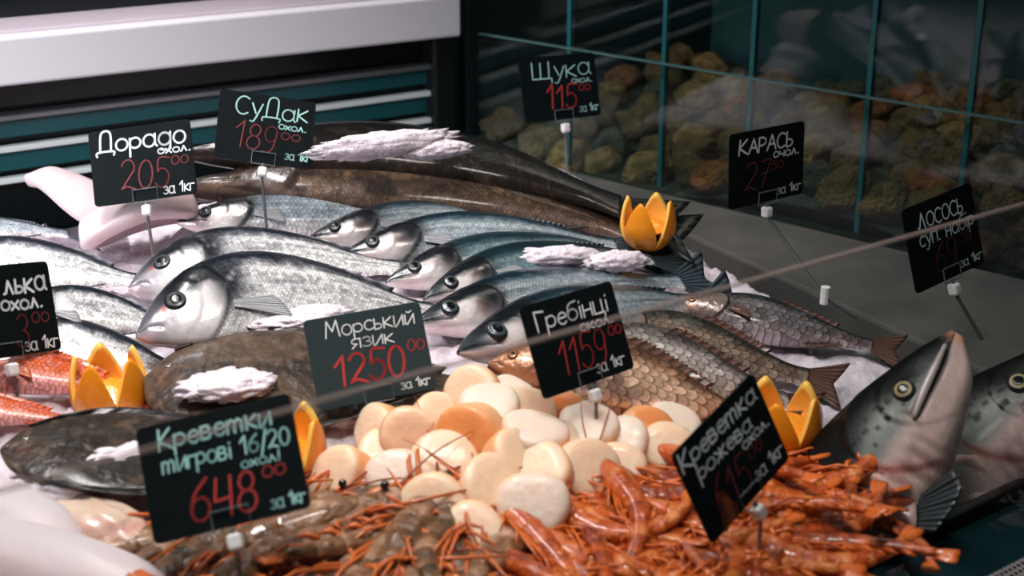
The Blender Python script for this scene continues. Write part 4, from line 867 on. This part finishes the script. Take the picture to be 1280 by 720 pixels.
# ------------------------------------------------------------------ shrimps
def shrimp_parts(kind, curl, seed):
    rnd = random.Random(seed); n = 46; pts = []; x = y = 0.; ang = math.pi; L = 1.0   # head at +x, lying on its side in the xy plane
    step = L / (n - 1); P = []
    a = 0
    for i in range(n):
        t = i / (n - 1); P.append((x, y)); 
        if t > .36: a += R(curl) / (n * .60)
        x -= math.cos(a) * step; y -= math.sin(a) * step
    P = np.array(P); P -= P[int(n * .4)]
    v = []; m = 18; uv = []
    T = np.gradient(P, axis=0); T /= np.linalg.norm(T, axis=1)[:, None]; N = np.stack([T[:, 1], -T[:, 0]], 1)   # towards the back
    for i in range(n):
        t = i / (n - 1)
        if t < .36: r = .030 + .042 * sst(0, .22, np.array(t)) ; ridge = 0
        else:
            u = (t - .36) / .64; r = .064 * (1 - .62 * u ** 1.2); ridge = ((u * 6) % 1); r *= 1 + .05 * ridge - .015
        hgt, wid = r * 1.12, r * .85
        for j in range(m):
            q = 2 * math.pi * j / m; d = math.cos(q) * hgt * (1 if math.cos(q) > 0 else .85)
            v.append((P[i][0] + N[i][0] * d, P[i][1] + N[i][1] * d, math.sin(q) * wid)); uv.append((t, q / 6.283))
    f = [(i * m + j, (i + 1) * m + j, (i + 1) * m + (j + 1) % m, i * m + (j + 1) % m) for i in range(n - 1) for j in range(m)] + [tuple(range(m)), tuple((n - 1) * m + j for j in range(m))[::-1]]
    out = {'body': (v, f, uv)}
    h, hn = P[0], N[0]; ht = -T[0]
    r = MB(); r.tube([(*(h + hn * .02 - ht * .10), 0), (*(h + hn * .045 + ht * .04), 0), (*(h + hn * .035 + ht * .17), 0)], [.012, .012, .002], 6); out['rostrum'] = r
    an = []
    for k in range(2):
        w = rnd.uniform(-.25, .25); b = [(*(h + hn * (.0 + .02 * k)), .012 - .02 * k)]
        for s in range(1, 9): b.append((*(h + ht * (.055 * s) + hn * (w * (s / 8) ** 1.6 * .8 + .03 * s * (k - .3))), .02 * math.sin(s * .7 + seed) + .012))
        an.append(MB().tube(b, [.0062 - .0006 * s for s in range(9)], 5))
    out['antenna'] = an; lg = []
    for k in range(8):
        i = int(n * (.04 + .042 * k)); b = P[i] - N[i] * .055; fw = .10 - .05 * k
        lg.append(MB().tube([(*b, .01), (*(b - N[i] * .05 + np.array([fw + .03, 0])), .04 + .02 * (k % 2)), (*(b - N[i] * (.06 + .03 * (k % 3)) + np.array([fw * 2.2 + .12, 0])), .02 - .02 * (k % 2))], [.010, .007, .003], 5))
    out['leg'] = lg; sw = []
    for k in range(5):
        i = int(n * (.46 + .095 * k)); b = P[i] - N[i] * .04
        sw.append(MB().tube([(*b, .012), (*(b - N[i] * .03 + T[i] * .03), .02), (*(b - N[i] * .04 + T[i] * .07), .012)], [.012, .014, .004], 5))
    out['swimmeret'] = sw
    e = P[-1]; et, en = T[-1], N[-1]; tf = MB()
    for k in (-2, -1, 0, 1, 2):
        d = et * math.cos(k * .14) + en * math.sin(k * .14); s = np.array([-d[1], d[0]]); ll = .13 if k else .12; b = e - et * .02
        g = [[(*(b + d * ll * i / 5 + s * (jj / 3) * (.024) * math.sin(.5 + 2.3 * i / 5)), .004 * k + .006 * math.cos(jj)) for jj in range(-3, 4)] for i in range(6)]
        vv, ff, _ = sheet(np.array(g), .006); tf.add(vv, ff)
    out['tail_fan'] = tf
    out['eye'] = (h + hn * .028 + ht * .035)
    return out
def shrimp_mat(name, c1, c2, c3, rough=.25):
    m = mat(name, c1, rough, coat=.6, sss=.25, sss_r=(.006, .003, .0015), bump=(16, .35, .03)); nt = m.node_tree; b = nt.nodes['Principled BSDF']; L = nt.links.new
    tc = nt.nodes.new('ShaderNodeTexCoord'); nz = nt.nodes.new('ShaderNodeTexNoise'); nz.inputs['Scale'].default_value = 9; L(tc.outputs['Object'], nz.inputs['Vector'])
    uv = nt.nodes.new('ShaderNodeUVMap'); sp = nt.nodes.new('ShaderNodeSeparateXYZ'); L(uv.outputs[0], sp.inputs[0])
    def M(op, x, y):
        n = nt.nodes.new('ShaderNodeMath'); n.operation = op
        for i, q in enumerate((x, y)):
            if isinstance(q, (int, float)): n.inputs[i].default_value = q
            else: L(q, n.inputs[i])
        return n.outputs[0]
    band = M('FRACT', M('MULTIPLY', M('MAXIMUM', M('SUBTRACT', sp.outputs[0], .36), .03), 9.375), 0); fac = M('ADD', M('MULTIPLY', nz.outputs[0], .85), M('MULTIPLY', band, .22))
    oi = nt.nodes.new('ShaderNodeObjectInfo'); fac = M('ADD', fac, M('MULTIPLY', M('SUBTRACT', oi.outputs['Random'], .5), .3))
    cr = nt.nodes.new('ShaderNodeValToRGB'); e = cr.color_ramp.elements; e[0].position = .30; e[0].color = rgb(*c1); e[1].position = .85; e[1].color = rgb(*c3); k = e.new(.58); k.color = rgb(*c2)
    L(fac, cr.inputs[0]); L(cr.outputs[0], b.inputs['Base Color']); return m
PINKM = shrimp_mat('pink_shrimp_shell', (128, 44, 12), (196, 84, 26), (226, 140, 74)); TIGM = shrimp_mat('tiger_prawn_shell', (52, 46, 38), (128, 86, 56), (204, 160, 132))
PLEG = mat('shrimp_leg', (214, 104, 40), .35, coat=.3); TLEG = mat('prawn_leg', (206, 104, 50), .35, coat=.3); FEEL = mat('shrimp_feeler', (150, 66, 34), .4); SEYE = mat('shrimp_eye', (10, 10, 12), .1, coat=1)
def shrimp_proto(kind, curl, seed):
    d = shrimp_parts(kind, curl, seed); bm_, lm = (PINKM, PLEG) if kind == 'pink' else (TIGM, TLEG)
    nm = 'shrimp' if kind == 'pink' else 'tiger_prawn'
    root = bpy.data.objects.new(nm, None); C.objects.link(root); root.empty_display_size = .01
    v, f, uv = d['body']; link('body', mesh('shell', v, f, bm_, uv), root)
    d['rostrum'].build('rostrum', lm, root, True)
    for q in d['antenna']: q.build('antenna', FEEL, root, True)
    for q in d['leg']: q.build('leg', lm, root, True)
    for q in d['swimmeret']: q.build('swimmeret', lm, root, True)
    d['tail_fan'].build('tail_fan', lm, root, True)
    for sgn in (-1, 1):
        x, y = d['eye']; ev = []; ef = []
        n = 12
        for i in range(9):
            a = math.pi * i / 8
            for j in range(n): ev.append((x + .017 * math.sin(a) * math.cos(j * 2 * math.pi / n), y + .017 * math.sin(a) * math.sin(j * 2 * math.pi / n), sgn * .028 + .017 * math.cos(a)))
        ef = [(i * n + j, (i + 1) * n + j, (i + 1) * n + (j + 1) % n, i * n + (j + 1) % n) for i in range(8) for j in range(n)]
        link('eye', mesh('eye', ev, ef, SEYE), root)
    return root
def place_shrimp(o, px, py, dz, pxh, pyh, size, roll, label, group, mirror=False, pitch=0):
    p = on(px, py, dz); h = on(pxh, pyh, dz); d = h - p; yaw = math.atan2(d[1], d[0])
    o.location = p; o.scale = (size, size * (-1 if mirror else 1), size); o.rotation_euler = (R(roll), R(random.uniform(-9, 9) - pitch), yaw)
    tag(o, label, 'shrimp', group)
def swarm(kind, spots, size, label, group, special=()):
    protos = [shrimp_proto(kind, c, s) for c, s in (((35, 1), (75, 2), (20, 3), (110, 4)) if kind == 'pink' else ((25, 11), (50, 12), (15, 13), (75, 14)))]; used = [False] * 4
    for i, (px, py, dz, hx, hy) in enumerate(spots):
        k = i % 4; o = protos[k] if not used[k] else dup(protos[k]); used[k] = True
        place_shrimp(o, px, py, dz, px + hx, py + hy, size * random.uniform(.9, 1.1), random.uniform(-22, 22), special.get(i, label) if special else label, group, mirror=(i * 7) % 3 == 0, pitch=((16 if kind == 'pink' else 8) if i in special else 0))
random.seed(11)
ps = []
def front_y(x): return 710 - (x - 1060) * .545             # the front rim in the photograph
for row in range(8):
    for col in range(11):
        x = 690 + col * 47 + (row % 2) * 22 + random.uniform(-10, 10); y = 572 + row * 23 + random.uniform(-7, 7) + max(0, (x - 900)) * .06
        if y > front_y(x) - 24 or y > 760: continue
        if x < 760 and y < 612: continue
        if x < 830 and y < 590: continue
        if x > 1020 + (y - 600) * .4 or (x > 985 and y < 602 + (x - 985) * .12): continue
        ps.append((x, y, .004 + .012 * ((row + col) % 3) / 2 + .006, -60 + random.uniform(-15, 15) + (20 if x < 800 else 0), -14 + random.uniform(-20, 22) - (22 if x < 800 else 0)))
ps += [(1062, 642, .018, -60, -2), (1022, 622, .018, -60, -10), (1010, 668, .02, -60, -5), (672, 672, .026, -42, -34), (735, 656, .026, -42, -30), (640, 702, .024, -36, -36), (790, 625, .034, -26, -34), (610, 726, .02, -40, -40)]
LPS = {len(ps) - 8: 'orange shrimp with a long tail lying furthest right towards the glass rim', len(ps) - 2: 'orange shrimp with upright head and dark feelers in front of the scallops', len(ps) - 5: 'orange shrimp with a spiky head reaching over the lower scallops'}
print('pink', len(ps))
swarm('pink', ps, .140, 'orange cooked shrimp in the heap around the pink shrimp tag', 'pink shrimps', LPS)
tsx = []
for row in range(5):
    for col in range(9):
        x = 185 + col * 48 + (row % 2) * 20 + random.uniform(-10, 10); y = 664 + row * 24 + random.uniform(-6, 6) - (x - 180) * .04
        if x > 470 and y < 640: continue
        if x < 215 + (y - 660) * .5: continue
        if x > 610 or y > 770: continue
        tsx.append((x, y, .010 + .014 * ((row + col) % 3) / 2, 50 + random.uniform(-15, 15), -22 + random.uniform(-20, 20) - (30 if x > 440 else 0)))
tsx += [(408, 648, .024, 50, -16), (492, 700, .026, 26, -44), (330, 672, .026, 55, -14), (570, 706, .022, -22, -42)]
print('tiger', len(tsx))
swarm('tiger', tsx, .185, 'brown grey raw tiger prawn in the heap at the lower left', 'tiger prawns', {len(tsx) - 3: 'dark tiger prawn with black eye pointing up towards the scallops', len(tsx) - 4: 'tiger prawn with a black eye beside the leftmost scallop', len(tsx) - 2: 'tiger prawn lying just right of the white knob of its tag', len(tsx) - 1: 'grey tiger prawn leaning up left onto the lowest scallop'})

# ------------------------------------------------------------------ salmon heads
def on_y(px, py, Y): r = ray(px, py); return EYE + r * (Y / r[1])
def salmon(label, S, E, L, twist, seed):
    X = Vector(E - S).normalized(); view = Vector((EYE - S)).normalized(); Z = (view - X * view.dot(X)).normalized(); Y = X.cross(Z).normalized()   # back of the head to the left
    if Y.x > 0: Y = -Y
    rot = Matrix.Rotation(R(twist), 3, X); Y, Z = rot @ Y, rot @ Z
    M = Matrix(((X.x, Y.x, Z.x, S[0]), (X.y, Y.y, Z.y, S[1]), (X.z, Y.z, Z.z, S[2]), (0, 0, 0, 1)))
    root = thing('salmon_head', label, 'fish head', mtx=M); SK = fish_mat('salmon_skin', .004, .6, .40, .0, .3, .2, .05); SK.node_tree.nodes['Principled BSDF'].inputs['Specular IOR Level'].default_value = .2
    FL = mat('salmon_flesh', (226, 178, 164), .35, sss=.4, sss_r=(.012, .005, .003), coat=.4, noise=(30, (236, 206, 198), .3, .7), bump=(60, .5, .004))
    v, f, uv, col, mi = fish_body('salmon', L, 1, 1, 0, smax=.36, seed=seed, flesh=True, ns=190, na=96)
    link('body', mesh('body', v, f, [SK, FL], uv, col, midx=mi), root)
    es, ev, er = EYEP['salmon']; p = surf('salmon', L, 1, 1, 0, es, ev); q = surf('salmon', L, 1, 1, 0, es, ev + .08) - surf('salmon', L, 1, 1, 0, es, ev - .08)
    dsx = surf('salmon', L, 1, 1, 0, es + .015, ev) - surf('salmon', L, 1, 1, 0, es - .015, ev); n = Vector(np.cross(dsx, q)).normalized(); n = n if n.z > 0 else -n; qm = n.to_track_quat('Z', 'Y').to_matrix().to_4x4(); qm.translation = Vector(p) + n * (er * L * .62)
    a, b, c = eye_mesh(er * L * .9, (120, 112, 96)); link('eye', mesh('eye', a, b, [mat('eye_rim'), mat('iris_salmon', (152, 134, 100), .35), mat('pupil')], midx=c), root, mtx=qm)
    # upper jaw plate along the mouth
    g = [[surf('salmon', L, 1.0, 1.05, 0, .03 + .135 * i / 14, -.13 - .30 * (i / 14) - (j / 5 - .5) * .17 * math.sin(.35 + 2.6 * i / 14)) + np.array([0, 0, .0035 + .0015 * math.cos((j / 5 - .5) * 3)]) for j in range(6)] for i in range(15)]
    v, f, uv = sheet(np.array(g), .0022); link('jaw_plate', mesh('jaw_plate', v, f, mat('jaw', (168, 154, 152), .35, coat=.2), uv), root)
    g = []
    for i in range(11):                           # pectoral fin spreading from behind the gill towards the rim
        row = []
        for j in range(13):
            a = 2.62 - .06 * j; ll = .105 * (1 - .30 * abs(j - 4) / 8) * i / 10; b = np.array([.285 + .004 * j, -.105])
            row.append(np.array([L * (b[0] + ll * math.cos(a)), L * (b[1] - ll * math.sin(a)), L * (.030 + .030 * i / 10) + .0012 * math.sin(j * 1.6) * i / 10]))
        g.append(row)
    v, f, uv = sheet(np.array(g), .0016); link('pectoral_fin', mesh('pectoral_fin', v, f, fin_mat('salmon_fin', (58, 66, 70), .3), uv), root)
    g = []
    for i in range(15):                           # pale belly flap hanging below the gill opening
        u = i / 14; wv = max(.15, 1 - (2 * u - 1) ** 2) ** .5
        g.append([np.array([L * (.275 + .105 * u), L * (-.075 - .065 * wv * (j / 5 - 1) * -1 * -1), L * (.074 - .035 * (j / 10)) + .003 * math.sin(i * .7 + j * .5)]) for j in range(11)])
    v, f, uv = sheet(np.array(g), .007); link('belly_flap', mesh('belly_flap', v, f, FL, uv), root)
    return root
salmon('speckled salmon head standing snout up beside the orange shrimps', on_y(1192, 416, .955), on_y(1072, 615, .915), .43, 26, 61)
salmon('dark salmon head cut by the right edge of the frame', on_y(1345, 425, 1.02), on_y(1190, 585, .985), .46, 24, 62)

# ------------------------------------------------------------------ pieces of pale fish and loose ice
def blob(name, label, cat, px, py, dz, rx, ry, rz, yaw, m, seed, amp=.18, freq=2.2, kind=None, tilt=(0, 0), n=48):
    v = []; f = []
    for i in range(n // 2 + 1):
        a = math.pi * i / (n // 2)
        for j in range(n):
            b = 2 * math.pi * j / n; d = np.array([math.sin(a) * math.cos(b), math.sin(a) * math.sin(b), math.cos(a)])
            k = 1 + amp * (noise_v(d * freq, seed) + .5 * noise_v(d * freq * 2.7, seed + 4)); v.append((d[0] * k * rx, d[1] * k * ry, d[2] * k * rz))
    f = [(i * n + j, (i + 1) * n + j, (i + 1) * n + (j + 1) % n, i * n + (j + 1) % n) for i in range(n // 2) for j in range(n)]
    o = link(name, mesh(name, v, f, m)); o.location = on(px, py, dz); o.rotation_euler = (R(tilt[0]), R(tilt[1]), R(yaw)); return tag(o, label, cat, kind=kind)
from mathutils import noise as MN
def noise_v(d, seed): return MN.noise(Vector(d) + Vector((seed * 7.3, seed * 1.7, 0)))
CLUMP = mat('ice_clump', (236, 224, 234), .3, sss=.35, sss_r=(.01, .01, .012), coat=.3, bump=(150, .9, .005))
PALE = mat('pale_fish_flesh', (208, 186, 190), .45, sss=.4, sss_r=(.01, .005, .004), coat=.25, noise=(22, (214, 186, 188), .4, .75), bump=(50, .3, .003))
BELLY = mat('white_fish_belly', (216, 202, 206), .5, sss=.3, sss_r=(.008, .005, .004), coat=.08, noise=(12, (226, 190, 190), .45, .8), bump=(40, .25, .003))
for a in [('white ice clump on the back of the darkest pike', 478, 181, .125, .075, .014, .012, 28, 71), ('smaller ice clump on the pike beside the corner post', 545, 187, .115, .035, .012, .009, 20, 72),
          ('ice clump on the brown flatfish left of the sea tongue tag', 285, 482, .045, .036, .020, .010, 15, 73), ('ice lying over the upper edge of the brown flatfish', 372, 398, .050, .045, .018, .008, 25, 74), ('ice strip between the brown flatfish and the silver bream', 290, 420, .040, .040, .012, .008, 30, 75),
          ('ice patch over the tails of the teal sea bass', 690, 322, .055, .045, .012, .010, 12, 76), ('ice clump right above the scallop tag on the sea bass', 770, 327, .052, .030, .012, .010, 12, 77),
          ('ice below the blackish flatfish at the left', 95, 605, .030, .045, .022, .014, 15, 78), ('ice along the front edge of the blackish flatfish', 150, 580, .035, .045, .014, .012, 30, 79), ('ice clump beside the sea tongue tag corner and orange crown', 440, 512, .02, .035, .018, .012, 20, 80)]:
    lb, px, py, dz, rx, ry, rz, yaw, sd = a
    blob('ice_clump', lb, 'ice', px, py, dz, rx, ry, rz, yaw, CLUMP, sd, .26, 4.5, kind='stuff')
def slab(label, px, py, dz, ln, wd, th, yaw, tilt, m, seed, arch=.5):
    g = []
    for i in range(25):
        u = i / 24; w = wd * (.12 + .88 * max(0, 1 - (2 * u - 1) ** 2) ** .45)
        g.append([(ln * (u - .5), w * (j / 8 - 1), arch * wd * math.cos((j / 8 - 1) * 1.5) + .15 * ln * math.sin(u * 2.6) + .002 * noise_v(np.array([u * 3, j * .2, 0]), seed)) for j in range(17)])
    v, f, uv = sheet(np.array(g), th); o = link('fish_fillet', mesh('fish_fillet', v, f, m, uv)); o.location = on(px, py, dz); o.rotation_euler = (R(tilt[0]), R(tilt[1]), R(yaw))
    sb = o.modifiers.new('round', 'SUBSURF'); sb.levels = sb.render_levels = 1
    return tag(o, label, 'fish piece')
slab('pale pink fish piece standing under the dorado tag at left', 84, 268, .03, .115, .044, .014, -46, (-30, 16), PALE, 81, .45)
slab('rounded pink fish piece below the dorado tag knob', 180, 302, .02, .11, .042, .016, 14, (-22, -8), PALE, 82, .6)
slab('small white fish piece at the right of the dorado tag corner', 228, 266, .03, .08, .016, .012, 30, (-20, 0), BELLY, 83, .6)
blob('fish_fillet', 'pinkish cut fish chunk in front of the blackish flatfish', 'fish piece', 108, 655, .02, .050, .026, .016, -25, mat('cut_fish', (226, 196, 176), .32, sss=.4, sss_r=(.01, .005, .003), coat=.4, noise=(40, (212, 150, 140), .5, .75), bump=(70, .4, .003)), 84, .2, 1.8)
blob('white_fish', 'smooth white fish belly filling the lower left corner', 'fish', 30, 700, .026, .11, .030, .022, -24, BELLY, 85, .06, 1.0)
blob('white_fish', 'white fish flank at the left edge above the white belly', 'fish', -20, 640, .025, .09, .03, .022, -32, BELLY, 86, .06, 1.0)
